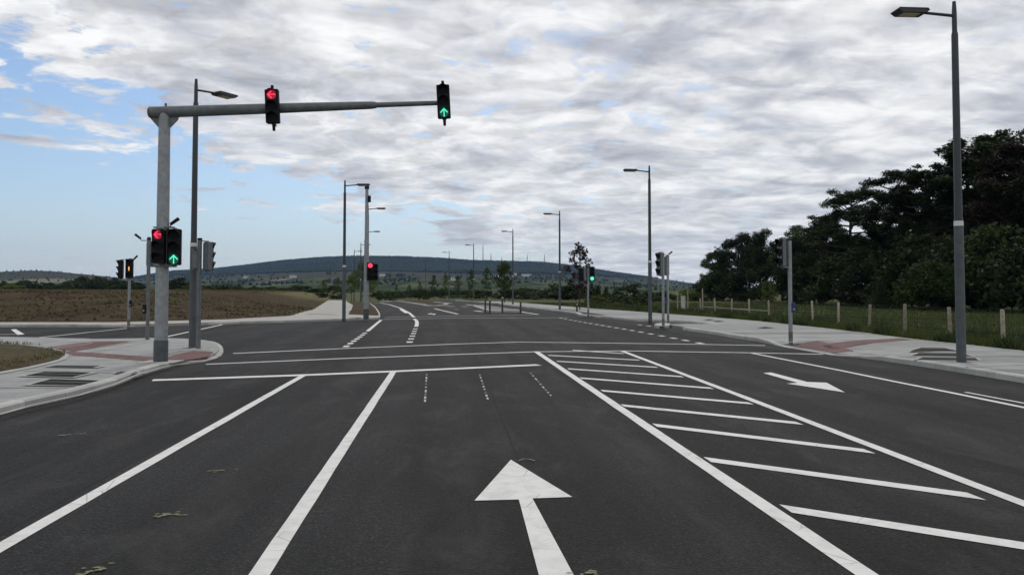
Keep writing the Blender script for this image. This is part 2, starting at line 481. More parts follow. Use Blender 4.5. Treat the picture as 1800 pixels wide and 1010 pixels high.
def hill_material():
    m = bpy.data.materials.new('hillside')
    m.use_nodes = True
    nb = NB(m.node_tree)
    bs = m.node_tree.nodes['Principled BSDF']
    pos = nb.new('ShaderNodeNewGeometry').outputs['Position']
    sp = nb.new('ShaderNodeSeparateXYZ'); nb.put(sp.inputs[0], pos)
    big = nb.noise(pos, 0.0022, 4, 0.55, 0.3)
    med = nb.noise(pos, 0.02, 4, 0.6)
    v = nb.new('ShaderNodeTexVoronoi'); nb.put(v.inputs['Vector'], nb.vscale(pos, (0.006, 0.0042, 0.0)))
    v.inputs['Scale'].default_value = 1.0
    ve = nb.new('ShaderNodeTexVoronoi', feature='DISTANCE_TO_EDGE'); nb.put(ve.inputs['Vector'], nb.vscale(pos, (0.006, 0.0042, 0.0)))
    ve.inputs['Scale'].default_value = 1.0
    rn = nb.new('ShaderNodeTexWhiteNoise'); nb.put(rn.inputs[0], v.outputs['Position'])
    field = nb.mix(rn.outputs[0], (0.05, 0.065, 0.028), (0.115, 0.12, 0.065))
    field = nb.mix(nb.step(rn.outputs[0], 0.78, 0.8), field, (0.17, 0.16, 0.11))
    field = nb.mix(nb.step(ve.outputs[0], 0.02, 0.06, 0.85, 0.0), field, (0.025, 0.035, 0.018))
    field = nb.mix(nb.step(med, 0.52, 0.62), field, (0.032, 0.045, 0.022))
    heath = nb.mix(med, (0.075, 0.06, 0.05), (0.05, 0.055, 0.035))
    forest = nb.mix(med, (0.010, 0.016, 0.012), (0.018, 0.026, 0.017))
    h = nb.m('ADD', sp.outputs[2], nb.m('MULTIPLY', nb.m('SUBTRACT', big, 0.5), 26.0))
    col = nb.mix(nb.step(h, 25.0, 33.0), field, heath)
    col = nb.mix(nb.step(h, 46.0, 50.0), col, forest)
    nb.put(bs.inputs['Base Color'], col)
    bs.inputs['Roughness'].default_value = 1.0
    bs.inputs['Specular IOR Level'].default_value = 0.0
    return m
M_HILL = hill_material()
L_FAR = leaf_material('leaf_far_forest', (0.009, 0.015, 0.011), (0.018, 0.026, 0.017), 0.0)

# ------------------------------------------------------------------ terrain
def sheet(name, poly, z, mat, parent=None, kind=None, thick=None):
    mb = MB()
    if thick:
        mb.prism(poly, z - thick, z)
    else:
        n = len(poly)
        area = sum(poly[i][0] * poly[(i + 1) % n][1] - poly[(i + 1) % n][0] * poly[i][1] for i in range(n))
        o = list(range(n)) if area > 0 else list(range(n - 1, -1, -1))
        mb.add([(p[0], p[1], z) for p in poly], [tuple(o)])
    ob = mb.obj(name, mat, parent)
    if kind: ob['kind'] = kind
    return ob
def grid_sheet(name, x0, x1, y0, y1, n, m, zf, mat):
    vs, fs = [], []
    for j in range(m + 1):
        for i in range(n + 1):
            x = x0 + (x1 - x0) * i / n
            y = y0 + (y1 - y0) * j / m
            vs.append((x, y, zf(x, y)))
    for j in range(m):
        for i in range(n):
            a = j * (n + 1) + i
            fs.append((a, a + 1, a + n + 2, a + n + 1))
    return mesh_obj(name, vs, fs, mat, None, True)
ground = sheet('ground', [(-4300, -150), (4300, -150), (4300, 4300), (-4300, 4300)], -0.06, M_FIELD, kind='structure')

def px(pts, z=0.0):
    return [g(p[0], p[1], z) for p in pts]
def interp(x, xs, ys):
    return float(np.interp(x, xs, ys))

# road surface
road_poly = px([(1860, 672), (1480, 617), (1300, 583), (1180, 566), (1050, 555), (980, 546), (900, 536.5), (850, 530.5), (780, 527.5), (700, 528), (655, 530.5), (650, 534), (656, 545), (660, 558), (500, 561), (400, 567.5), (200, 571), (-900, 571)])
road_poly += [Vector((-60, -6, 0)), Vector((16, -6, 0))]
road = sheet('road', road_poly, 0.0, M_ASPH, kind='structure')

# ------------------------------------------------------------------ road markings (parts of the road)
LZ = [0.004]
def stripe(name, pts, width, mat=None, ext=(0, 0), label=None):
    """painted line along ground points"""
    P = [p.copy() if isinstance(p, Vector) else g(*p) for p in pts]
    if ext[0]: P[0] = P[0] + (P[0] - P[1]).normalized() * ext[0]
    if ext[1]: P[-1] = P[-1] + (P[-1] - P[-2]).normalized() * ext[1]
    # resample so the edge can wander a little
    Q = []
    for i in range(len(P) - 1):
        n = max(1, int((P[i + 1] - P[i]).length / 0.5))
        for k in range(n):
            Q.append(P[i].lerp(P[i + 1], k / n))
    Q.append(P[-1])
    vs, fs = [], []
    for i, q in enumerate(Q):
        d = (Q[min(i + 1, len(Q) - 1)] - Q[max(i - 1, 0)]).normalized()
        s = Vector((d.y, -d.x, 0))
        h = width / 2
        vs.append(q - s * (h + random.uniform(-.003, .003)))
        vs.append(q + s * (h + random.uniform(-.003, .003)))
    LZ[0] += 0.00004
    vs = [(v.x, v.y, LZ[0]) for v in vs]
    fs = [(2 * i, 2 * i + 1, 2 * i + 3, 2 * i + 2) for i in range(len(Q) - 1)]
    o = mesh_obj(name, vs, fs, mat or M_PAINT, road)
    if label: o['label'] = label
    return o
def patch(name, pts, mat=None, parent=None, z=None):
    LZ[0] += 0.00004
    P = [p if isinstance(p, Vector) else g(*p) for p in pts]
    return sheet(name, P, z or LZ[0], mat or M_PAINT, parent or road)

stripe('lane_line', [(535, 658.5), (0, 962)], 0.12, ext=(0, 3))
stripe('lane_line', [(692, 652.5), (455, 1010)], 0.12, ext=(0, 3))
stripe('lane_line', [(942, 617.5), (1523, 1010)], 0.135, ext=(0, 3))
stripe('lane_line', [(1093, 616.5), (1330, 706), (1800, 885)], 0.125, ext=(0, 6))
stripe('lane_line', [(1322, 620.5), (1478, 651), (1578, 671.5), (1670, 689.5), (1800, 716)], 0.11, ext=(0, 6))
stripe('lane_line', [(1697, 689), (1800, 708.5)], 0.07, ext=(0, 5))
stripe('stop_line', [(268, 668), (535, 659), (692, 652.5), (947, 641)], 0.3)
stripe('crossing_line', [(362, 640), (600, 630), (780, 623.5), (942, 618), (1100, 616.5), (1330, 620), (1447, 622.5)], 0.16)
stripe('crossing_line', [(410, 621), (600, 612.5), (800, 604.5), (910, 601), (1050, 602.5), (1230, 605), (1345, 607)], 0.17)
for a, b in [((1392, 901), (1800, 966)), ((1250, 812), (1777, 885)), ((1155, 750), (1570, 801)), ((1097, 714.5), (1437, 749)), ((1060, 688), (1345, 712.5)),
             ((1022, 665.5), (1272, 685)), ((1000, 649), (1217, 664)), ((980, 635.5), (1170, 647)), ((965, 625), (1137, 634)), ((1008, 616), (1107, 622.5))]:
    A, Bp = g(*a), g(*b)
    if b[0] == 1800: Bp = Bp + (Bp - A).normalized() * 0.8
    else: Bp = Bp - (Bp - A).normalized() * 0.16
    # a stripe whose ends are cut parallel to the long lines
    d = (Bp - A).normalized(); s = Vector((d.y, -d.x, 0)); hw = 0.085
    k = s.dot(U); sh = U * (2 * hw / k) if abs(k) > .2 else s * hw
    o = patch('hatch_stripe', [A, Bp, Bp - sh, A - sh] if sh.y < 0 else [A, Bp, Bp + sh, A + sh])
tip = (898, 808)
s1, s2 = g(912, 878), g(936, 876)
e1, e2 = g(947, 1010), g(1008, 1010)
patch('ahead_arrow', [g(834, 880), g(*tip), g(1006, 873.5), s2, e2 + (e2 - s2).normalized() * 0.7, e1 + (e1 - s1).normalized() * 0.7, s1])['label'] = 'large white straight-ahead arrow'
patch('ahead_arrow', [(1341.7, 655.5), (1355.5, 654.5), (1419, 671.2), (1453, 672.5), (1485, 689.4), (1383, 674), (1402, 672.8)])['label'] = 'white arrow of the oncoming lane'
# side road
stripe('lane_line', [(51, 595), (226, 576.5)], 0.13)
stripe('lane_line', [(261, 598.5), (397, 569)], 0.13)
patch('lane_line', [(19, 579), (28, 578.3), (43, 587.3), (31, 588.3)])
stripe('lane_line', [(-200, 588), (30, 587.5)], 0.13)
# turning guide dashes
def dashes(pts, width, ln):
    P = [g(*p) for p in pts]
    for i, p in enumerate(P):
        d = (P[min(i + 1, len(P) - 1)] - P[max(i - 1, 0)]).normalized()
        stripe('guide_dash', [p - d * ln / 2, p + d * ln / 2], width)
stripe('lane_line', [(670, 562), (646, 582)], 0.15)
dashes([(641, 585.5), (637, 588.7), (632.5, 592), (627.5, 595.5), (622, 599.3), (616, 603.5), (609, 608.5)], 0.17, 0.62)
stripe('lane_line', [(728, 560), (732.5, 564), (733, 569), (731.5, 574)], 0.18)
dashes([(730, 578), (728.5, 582), (727, 586), (725, 590.5), (722.8, 595.5), (720.2, 601)], 0.19, 0.6)
dashes([(986, 559), (994, 560.6), (1003, 562.2), (1011, 563.7), (1019.5, 565.2), (1028.5, 566.8), (1038, 568.5), (1049, 570.3), (1059.5, 572), (1071, 574), (1083.5, 576), (1097, 578.3), (1111, 580.7), (1126.5, 583.5), (1144, 586.8), (1163, 590.3), (1184, 594.3), (1205, 598.2), (1230, 603)], 0.17, 0.55)
dashes([(1125, 571), (1140.5, 573)], 0.17, 0.55)
# markings of the far approach
stripe('lane_line', [(655, 531.5), (668, 532), (684, 535), (703, 541), (719, 549.5), (728, 557.5)], 0.19)
stripe('lane_line', [(704, 543.2), (715, 550.2)], 0.25)
stripe('stop_line', [(674, 561), (800, 559), (1000, 558)], 0.3, M_PAINT_OLD)
stripe('crossing_line', [(676, 557.5), (800, 555.3), (935, 553.5)], 0.3, M_PAINT_OLD)
stripe('lane_line', [(764, 542.3), (805, 552)], 0.22)
stripe('lane_line', [(915, 547.8), (946, 552.6)], 0.25)
stripe('lane_line', [(820, 535), (862, 541.5), (912, 543.5)], 0.25)
for a, b, ww in [((810, 538.5), (823, 538.8), 0.5), ((784, 538), (800, 538.6), .4), ((798, 543.5), (807, 543.6), .5), ((786, 532.5), (793, 532.8), .6), ((835, 546), (848, 547.5), .4)]:
    stripe('lane_line', [a, b], ww)
patch('ahead_arrow', [(751, 551.4), (758, 550.4), (760, 551.2), (767, 551.3), (763, 553.2), (758.5, 552), (753, 552)])
# loop cuts sealed in the lane and yellow survey marks
for (x0, y0, x1, y1) in [(750, 657, 747, 708), (843, 658, 858, 704), (932, 655, 971, 699)]:
    for k in range(9):
        t0, t1 = k / 9, (k + random.uniform(.35, .8)) / 9
        stripe('loop_cut', [(x0 + (x1 - x0) * t0, y0 + (y1 - y0) * t0), (x0 + (x1 - x0) * t1, y0 + (y1 - y0) * t1)], 0.03, M_PAINT_OLD if k % 3 else M_SLEEVE)
def splat(c, rx, ry, n=16):
    """a sprayed cross that traffic has half worn away: broken flecks along two strokes"""
    c = g(*c)
    for k in range(n):
        a = (0.12 if k % 2 else 1.2) + random.uniform(-.25, .25)
        q = random.gauss(0, .45)
        m_ = c + Vector((math.cos(a) * rx * q, math.sin(a) * ry * q, 0)) + Vector((random.gauss(0, .02), random.gauss(0, .02), 0))
        pts = [m_ + Vector((math.cos(t_ * 1.05) * random.uniform(.006, .03), math.sin(t_ * 1.05) * random.uniform(.004, .016), 0)) for t_ in range(6)]
        patch('survey_mark', pts, M_YELLOW)
splat((290, 906), .15, .12, 20); splat((168, 1002), .12, .12, 20); splat((382, 828), .13, .1, 12); splat((122, 765), .22, .2, 18); splat((1040, 1008), .12, .02, 10)
stripe('survey_mark', [(911, 811), (921, 807.5), (930, 808), (940, 811)], 0.018, M_YELLOW)

# ------------------------------------------------------------------ pavements, kerbs, verges
def poly_len(P):
    return [0] + list(np.cumsum([(P[i + 1] - P[i]).length for i in range(len(P) - 1)]))
def along(P, cum, s):
    return Vector((interp(s, cum, [p.x for p in P]), interp(s, cum, [p.y for p in P]), interp(s, cum, [p.z for p in P])))
def kerb(name, P, width=0.15, stone=0.915, side=1, base=-0.05, mat=None):
    """a run of kerbstones along P (z = top height); side=+1 puts the stone to the right of the run"""
    root = bpy.data.objects.new(name, None); COL.objects.link(root); root['kind'] = 'structure'
    cum = poly_len([Vector((p.x, p.y, 0)) for p in P])
    n = max(1, int(round(cum[-1] / stone)))
    for i in range(n):
        a, b = along(P, cum, cum[-1] * i / n), along(P, cum, cum[-1] * (i + 1) / n)
        d = (b - a); d.z = 0; d.normalize()
        s = Vector((d.y, -d.x, 0)) * side
        a2, b2 = a + d * .004, b - d * .004
        za, zb = a.z + random.uniform(-.003, .003), b.z + random.uniform(-.003, .003)
        bev = 0.025
        pr = [(0, base), (0, -bev), (bev, 0), (width, 0), (width, base)]
        vs = []
        for q, zt in ((a2, za), (b2, zb)):
            for (o, h) in pr:
                vs.append((q.x + s.x * o, q.y + s.y * o, base if h == base else zt + h))
        fs = [(0, 1, 6, 5), (1, 2, 7, 6), (2, 3, 8, 7), (3, 4, 9, 8), (0, 4, 3, 2, 1), (5, 6, 7, 8, 9)]
        if side > 0:
            fs = [f[::-1] for f in fs]
        mesh_obj('kerbstone', vs, fs, mat or M_KERB, root)
    return root

# ---- right-hand footway: concrete bays between the kerb and the verge, measured along the road
def s_of(p): return p.x * U.x + p.y * U.y
def c_of(p): return p.x * V.x + p.y * V.y
KZ = 0.125
front_px = [(1960, 705), (1800, 673), (1660, 650), (1560, 635), (1490, 626), (1464, 624.3), (1418, 616.2), (1368, 608.2), (1340, 601), (1300, 595.5), (1250, 587), (1200, 580)]
FR = px(front_px)
FR = [FR[0] + (FR[0] - FR[1]).normalized() * 6] + FR
fz = [KZ, KZ, KZ, KZ, KZ, .03, .02, .02, .03, KZ, KZ, KZ, KZ]
kerb_line = [Vector((p.x, p.y, z)) for p, z in zip(FR, fz)]
kerb('kerb_right', kerb_line, side=1)
back_px = [(1960, 637), (1800, 616), (1594, 594), (1436, 574.5), (1320, 562.5), (1180, 551.5), (1080, 544.5), (1050, 542.5), (1000, 538.3), (940, 533.6), (880, 529.3), (820, 526.5)]
BK = px(back_px, KZ)
BK = [BK[0] + (BK[0] - BK[1]).normalized() * 6] + BK
# inner footway edge beyond the end of the near kerb: back of the cycle ramp, then of the planting strip
ramp_px = [(1262, 574), (1215, 568.3), (1180, 566.3), (1120, 564.5), (1080, 560.5), (1050, 557.5)]
RP = px(ramp_px)
kerb('kerb_right', [Vector((p.x, p.y, KZ)) for p in RP], side=1)
fs_, fc_ = [s_of(p) for p in FR], [c_of(p) + .15 for p in FR]
rs_, rc_ = [s_of(p) for p in RP], [c_of(p) + .15 for p in RP]
bs_, bc_ = [s_of(p) for p in BK], [c_of(p) for p in BK]
zs_ = fz
NODES = [fs_[0] + .3]
while NODES[-1] < s_of(RP[0]): NODES.append(min(NODES[-1] + 1.5, s_of(RP[0])))
NF = [interp(q, fs_, fc_) for q in NODES]; NZ = [interp(q, fs_, zs_) for q in NODES]
def pav_z(p):
    s = s_of(p)
    f = interp(s, NODES, NF)
    t = min(1, max(0, (c_of(p) - f) / 2.2))
    return interp(s, NODES, NZ) * (1 - t) + KZ * t
def sc(s, c, z=0.0): return Vector((U.x * s + V.x * c, U.y * s + V.y * c, z))
footway = bpy.data.objects.new('footpath_right', None); COL.objects.link(footway); footway['kind'] = 'structure'
def bay(s0, s1, f0, f1, b0, b1, z0, z1, zb=KZ, parent=footway, mat=M_CONC):
    gap = 0.012
    s0 += gap / 2; s1 -= gap / 2
    m0, m1 = f0 + min(2.2, (b0 - f0) * .6), f1 + min(2.2, (b1 - f1) * .6)
    tops = [sc(s0, f0, z0), sc(s1, f1, z1), sc(s0, m0, zb), sc(s1, m1, zb), sc(s0, b0, zb), sc(s1, b1, zb)]
    vs = tops + [Vector((p.x, p.y, -.05)) for p in tops]
    fs = [(0, 2, 3, 1), (2, 4, 5, 3), (0, 1, 7, 6), (4, 10, 11, 5), (0, 6, 8, 2), (2, 8, 10, 4), (1, 3, 9, 7), (3, 5, 11, 9)]
    mesh_obj('paving_bay', vs, fs, mat, parent)
    if s1 < 62:
        for sa, sb, fa in ((s0, s0 + .06, f0), (s1 - .06, s1, f1)):
            za, zc_ = (z0 if fa == f0 else z1) + .004, zb + .004
            ma, ba = (m0, b0) if fa == f0 else (m1, b1)
            mv = [sc(sa, fa + .02, za), sc(sb, fa + .02, za), sc(sa, ma, zc_), sc(sb, ma, zc_), sc(sa, ba - .02, zc_), sc(sb, ba - .02, zc_)]
            mesh_obj('trowelled_margin', mv, [(0, 2, 3, 1), (2, 4, 5, 3)], M_EDGE, parent)
s = fs_[0] + .3
s_end = s_of(RP[0])
while s < s_end:
    e = min(s + 1.5, s_end)
    bay(s, e, interp(s, fs_, fc_), interp(e, fs_, fc_), interp(s, bs_, bc_), interp(e, bs_, bc_), interp(s, fs_, zs_), interp(e, fs_, zs_))
    s = e
s_end2 = s_of(RP[-1])
while s < s_end2:
    e = min(s + 4.0, s_end2)
    bay(s, e, interp(s, rs_, rc_), interp(e, rs_, rc_), interp(s, bs_, bc_), interp(e, bs_, bc_), KZ, KZ)
    s = e
# far end of the footway, with a mulch planting strip between it and the kerb
fk_px = [(1052, 558.5), (1034, 556.8), (1019, 555.3), (1011, 551.5), (980, 547.3), (930, 541.3), (900, 538), (850, 531.6), (800, 528.5)]
FK = px(fk_px)
kerb('kerb_right', [Vector((p.x, p.y, KZ)) for p in FK], side=1, stone=1.8, width=.25)
mid_px = [(1050, 551), (1020, 547.5), (980, 542.8), (930, 538), (880, 533.3), (820, 528.6)]
MD = px(mid_px, KZ)
ms_, mc_ = [s_of(p) for p in MD], [c_of(p) for p in MD]
while s < s_of(MD[-1]) - 4:
    e = s + 6.0
    bay(s, e, interp(s, ms_, mc_), interp(e, ms_, mc_), interp(s, bs_, bc_), interp(e, bs_, bc_), KZ, KZ)
    s = e
sheet('planting_strip', [v + V * .28 for v in px([(1050, 557), (1034, 556.2), (1019, 555), (1011, 551.3), (980, 547), (930, 541), (900, 537.7), (850, 531.3), (820, 529.5)], 0)] + [v + V * .3 for v in reversed(px(mid_px, .1))], 0.105, M_MULCH, kind='structure', thick=.15)
# trowelled pale margins
def margin(pts, width, z=None, name='trowelled_margin', parent=footway):
    P = [g(p[0], p[1], KZ) for p in pts]
    vs, fs = [], []
    for i, q in enumerate(P):
        d = (P[min(i + 1, len(P) - 1)] - P[max(i - 1, 0)]).normalized()
        sv = Vector((d.y, -d.x, 0)) * width / 2
        for k in (q - sv, q + sv):
            zz_ = (pav_z(k) + .006) if z is None else z
            vs.append((k.x, k.y, zz_))
    fs = [(2 * i, 2 * i + 1, 2 * i + 3, 2 * i + 2) for i in range(len(P) - 1)]
    return mesh_obj(name, vs, fs, M_EDGE, parent)
margin([(1455, 609), (1500, 613.5), (1542, 618.5)], .12)
margin([(1700, 645), (1760, 642), (1800, 641)], .1)
margin([(1594, 595), (1700, 606), (1800, 617.5)], .14)
margin([(1436, 575.3), (1520, 585), (1594, 595)], .14)

def clip_convex(poly, clip):
    """Sutherland-Hodgman, both counter-clockwise lists of (x, y)"""
    out = list(poly)
    n = len(clip)
    for i in range(n):
        a, b = clip[i], clip[(i + 1) % n]
        inp, out = out, []
        for k in range(len(inp)):
            p, q = inp[k], inp[(k + 1) % len(inp)]
            def sd_(v): return (b[0] - a[0]) * (v[1] - a[1]) - (b[1] - a[1]) * (v[0] - a[0])
            dp, dq = sd_(p), sd_(q)
            if dp >= 0: out.append(p)
            if dp * dq < 0:
                t = dp / (dp - dq)
                out.append((p[0] + (q[0] - p[0]) * t, p[1] + (q[1] - p[1]) * t))
        if len(out) < 3: return []
    return out
def ccw(P):
    a = sum(P[i][0] * P[(i + 1) % len(P)][1] - P[(i + 1) % len(P)][0] * P[i][1] for i in range(len(P)))
    return P if a > 0 else P[::-1]
def tiles(poly, zf, parent, size=0.4, ang=None):
    """red blister tiles laid in a grid and cut to the outline"""
    poly = ccw([(p.x, p.y) for p in poly])
    ux, vx = U, V
    ss = [p[0] * ux.x + p[1] * ux.y for p in poly]; cs = [p[0] * vx.x + p[1] * vx.y for p in poly]
    i0, i1 = int(min(ss) // size), int(max(ss) // size) + 1
    j0, j1 = int(min(cs) // size), int(max(cs) // size) + 1
    for i in range(i0, i1):
        for j in range(j0, j1):
            gp = .004
            cell = [sc(i * size + gp, j * size + gp), sc(i * size + gp, (j + 1) * size - gp), sc((i + 1) * size - gp, (j + 1) * size - gp), sc((i + 1) * size - gp, j * size + gp)]
            c = clip_convex(ccw([(p.x, p.y) for p in cell]), poly)
            if len(c) < 3: continue
            mb = MB()
            tops = [zf(Vector((q[0], q[1], 0))) + .012 for q in c]
            mb.prism(c, min(tops) - .03, tops)
            full = len(c) == 4
            if full:       # blisters
                for a in range(4):
                    for b in range(4):
                        q = sc((i + (a + .5) / 4) * size, (j + (b + .5) / 4) * size)
                        zt = zf(q) + .012
                        mb.add([(q.x - .016, q.y - .016, zt - .001), (q.x + .016, q.y - .016, zt - .001), (q.x + .016, q.y + .016, zt - .001), (q.x - .016, q.y + .016, zt - .001), (q.x, q.y, zt + .006)], [(0, 1, 4), (1, 2, 4), (2, 3, 4), (3, 0, 4)])
            mb.obj('tactile_tile', M_TACT, parent)
def hull_px(pts, z): return [g(p[0], p[1], z) for p in pts]
tiles(hull_px([(1390, 606), (1440, 601.5), (1475, 610.5), (1504, 617), (1470, 618.3)], .05), pav_z, footway)
tiles(hull_px([(1440, 602.5), (1585, 594.3), (1600, 597), (1462, 609)], KZ), pav_z, footway)

def cover(pts, z, parent, frame=.1, frame_mat=M_EDGE):
    P = [g(p[0], p[1], z) for p in pts]
    c = sum(P, Vector()) / len(P)
    outer = [p + (p - c).normalized() * frame for p in P]
    o = sheet('cover_surround', outer, z + .006, frame_mat, parent)
    k = sheet('inspection_cover', P, z + .011, M_COVER, parent)
    # lifting-key bar across the cover
    a, b = P[0].lerp(P[1], .5), P[3].lerp(P[2], .5)
    mb = MB(); d = (b - a).normalized(); sv = Vector((d.y, -d.x, 0)) * .02
    mb.add([(q.x, q.y, z + .014) for q in (a - sv, b - sv, b + sv, a + sv)], [(3, 2, 1, 0)])
    mb.obj('cover_joint', M_GALVD, parent)
for q in [[(1600, 616.8), (1619, 611.4), (1661, 612), (1686, 617.3)], [(1603, 625), (1616, 620.4), (1688, 621.2), (1708, 626)], [(1612, 632), (1622, 628.4), (1714, 629.6), (1720, 633)]]:
    cover(q, KZ, footway, .09)
for q in [[(1331, 576), (1345, 574.4), (1361, 576.2), (1345, 577.4)], [(1237, 562), (1247, 560.9), (1256, 562), (1246, 563)], [(1252, 564.7), (1262, 563.6), (1273, 564.7), (1262, 565.8)]]:
    cover(q, KZ, footway, .03)

# small island that carries a signal post
isl = px([(1150, 575.5), (1153, 572.8), (1165, 571), (1176, 572.2), (1180, 574.3), (1176, 576.3), (1160, 577.3)], .0)
sheet('traffic_island', isl, .12, M_KERB, kind='structure', thick=.16)

# right verge and meadow
verge = [v + V * 0.02 for v in BK]
meadow_poly = [Vector((v.x, v.y, 0)) for v in verge] + [Vector((-12, 260, 0)), Vector((120, 260, 0)), Vector((160, 60, 0)), Vector((90, -10, 0)), Vector((20, -10, 0))]
meadow = sheet('grass_verge', meadow_poly, .11, M_VERGE, kind='structure', thick=.2)

# ---- left near corner
CZ = 0.085
corner_px = [(-160, 772), (0, 729), (58, 713), (140, 696), (210, 675), (257, 656), (303, 643), (345, 638.5), (372, 633), (388, 626), (394, 618), (389, 609.5), (373, 603.5), (345, 600.3), (300, 598.3), (258, 598)]
CP = px(corner_px)
CP = [CP[0] + (CP[0] - CP[1]).normalized() * 4] + CP
side_px = [(240, 598.5), (160, 599.5), (90, 597.8), (0, 595.8), (-250, 594)]
SP = px(side_px)
cz = [CZ + .03] * 8 + [.04, .03, .03, .06] + [CZ] * 5
kerb('kerb_left', [Vector((p.x, p.y, z)) for p, z in zip(CP, cz)], side=-1, width=.16)
kerb('kerb_left', [Vector((p.x, p.y, .03)) for p in px([(258, 598), (240, 598.5), (160, 599.5)])], side=-1)
kerb('kerb_left', [Vector((p.x, p.y, CZ)) for p in px([(160, 599.5), (90, 597.8), (0, 595.8), (-250, 594)])], side=-1)
corner_poly = CP + SP + [Vector((SP[-1].x, 6, 0))]
def inset(P, c, k): return [p + (c - p).normalized() * k for p in P]
# concrete bays of the corner: the outline cut by a grid of joints
corner = bpy.data.objects.new('footpath_left', None); COL.objects.link(corner); corner['kind'] = 'structure'
inner = inset(corner_poly, Vector((-11, 18.0, 0)), .12)
mb = MB(); mb.prism([(p.x, p.y) for p in inner], -.05, CZ)
mb.obj('paving_slab', M_CONC, corner)
def cmargin(pts, width, k=[0]):
    k[0] += .0004
    return margin(pts, width, CZ + .005 + k[0], parent=corner)
# surface joints / trowelled bands
cmargin([(0, 677), (90, 676.5), (140, 678)], .05)
cmargin([(0, 722), (58, 706), (140, 689), (206, 669), (250, 651), (300, 638), (330, 635)], .05)
cmargin([(40, 648), (82, 647.5), (200, 651.5), (260, 651)], .06)
cmargin([(135, 619), (200, 610), (256, 599.3)], .07)
cmargin([(125, 618.2), (200, 622), (270, 628)], .05)
cmargin([(292, 627), (336, 615.5), (372, 617)], .07)
cmargin([(0, 600), (80, 602), (163, 599.8)], .06)
cmargin([(82, 611), (163, 600.5)], .07)
cmargin([(60, 596.5), (163, 599.5)], .07)
czf = lambda p: CZ - .004
tiles(hull_px([(84, 611), (163, 600.2), (228, 599.4), (130, 617.6)], CZ), czf, corner)
tiles(hull_px([(112, 617.5), (131, 618.2), (276, 628), (268, 635), (128, 624)], CZ), czf, corner)
tiles(hull_px([(294, 627.5), (338, 616.5), (375, 618.5), (365, 627), (322, 634), (280, 634)], CZ), czf, corner)
for q in [[(87, 644.6), (100, 642.4), (176, 643.3), (163, 646.2)], [(44, 660.5), (77, 653.6), (160, 654.8), (127, 662.8)], [(54, 676), (89, 666.6), (175, 669), (140, 677.8)]]:
    cover(q, CZ + .01, corner, .12)
cover([(202, 656.2), (212, 653.2), (243, 654.3), (230, 657.3)], CZ + .01, corner, .05)
# planted bed with an edging strip
bed_px = [(-220, 599), (0, 605), (45, 607.3), (80, 611.5), (105, 617), (117, 623), (110, 628.5), (88, 635), (50, 643.5), (0, 652.5), (-160, 690)]
bedP = px(bed_px, CZ)
margin([(p[0], p[1]) for p in bed_px[:-1]] + [bed_px[-1]], .14, CZ + .012, 'bed_edging', corner)
bed = MB()
c0 = sum(bedP, Vector()) / len(bedP)
vs = [(p.x, p.y, CZ + .008) for p in bedP] + [(p.x * .6 + c0.x * .4, p.y * .6 + c0.y * .4, CZ + .12) for p in bedP] + [(c0.x, c0.y, CZ + .16)]
n = len(bedP)
fsb = []
for i in range(n):
    j = (i + 1) % n
    fsb += [(i, j, n + j, n + i), (n + i, n + j, 2 * n)]
fsb = [f[::-1] for f in fsb]
mesh_obj('planting_bed', vs, fsb, M_SOIL, None, True)['kind'] = 'structure'

# ---- far side of the side road: kerb, footway, and the path that leads away
far_px = [(-900, 574), (0, 574.8), (120, 574.5), (222, 575), (238, 573.2), (330, 571.5), (400, 570.3), (428, 568.4), (500, 566.6), (555, 565.2), (620, 562.5), (663, 561.2), (668.5, 560), (668, 553), (664, 546), (659, 540), (651, 534.2)]
FP = px(far_px)
fzz = [.125, .125, .125, .11, .03, .03, .11] + [.125] * 10
kerb('kerb_far', [Vector((p.x, p.y, z)) for p, z in zip(FP, fzz)], side=-1, stone=1.2, width=.2)
fpath = px([(-900, 573.8), (0, 574.5), (222, 574.6), (400, 570), (428, 568.1), (555, 564.9), (620, 562.2), (664, 560.8), (664.5, 554.5), (612, 552), (618, 546), (621, 536), (608, 528.6), (577, 528.6), (549, 547), (535, 550), (509, 558.4), (426, 563.2), (400, 565), (200, 570.4), (-900, 570)], 0.0)
fw = MB()
bm = bmesh.new()
vv = [bm.verts.new((p.x, p.y, .12)) for p in fpath]
f_ = bm.faces.new(vv)
bmesh.ops.triangulate(bm, faces=[f_])
lowv = [bm.verts.new((p.x, p.y, -.04)) for p in fpath]
bmesh.ops.recalc_face_normals(bm, faces=bm.faces)
if sum(f.normal.z for f in bm.faces) < 0: bmesh.ops.reverse_faces(bm, faces=bm.faces)
for i in range(len(vv)):
    j_ = (i + 1) % len(vv)
    bm.faces.new((vv[i], lowv[i], lowv[j_], vv[j_]))
me = bpy.data.meshes.new('footpath_far'); bm.to_mesh(me); bm.free()
fwo = link('footpath_far', me, concrete_material('pale_concrete', (0.37, 0.36, 0.33), 0.05)); fwo['kind'] = 'structure'
# drainage slot and joints of the path
for a, b, ww, mm in [((541, 551.2), (592, 553), .28, M_COVER), ((615, 558), (632, 558.4), .35, M_COVER), ((548, 548.5), (616, 548.2), .12, M_GALVD), ((560, 541.5), (620, 541), .14, M_GALVD), ((569, 535.5), (621, 535.5), .16, M_GALVD)]:
    A, Bq = g(*a, .12), g(*b, .12)
    d = (Bq - A).normalized(); sv = Vector((d.y, -d.x, 0)) * ww / 2
    mesh_obj('drain_slot', [(q.x, q.y, .127) for q in (A - sv, Bq - sv, Bq + sv, A + sv)], [(3, 2, 1, 0)], mm, fwo)
sheet('planting_bed', px([(608, 528.6), (650, 532.8), (660, 541.5), (665, 550), (666, 554.3), (612, 552), (618, 546), (621, 536)], .13), .13, M_MULCH, kind='structure', thick=.2)

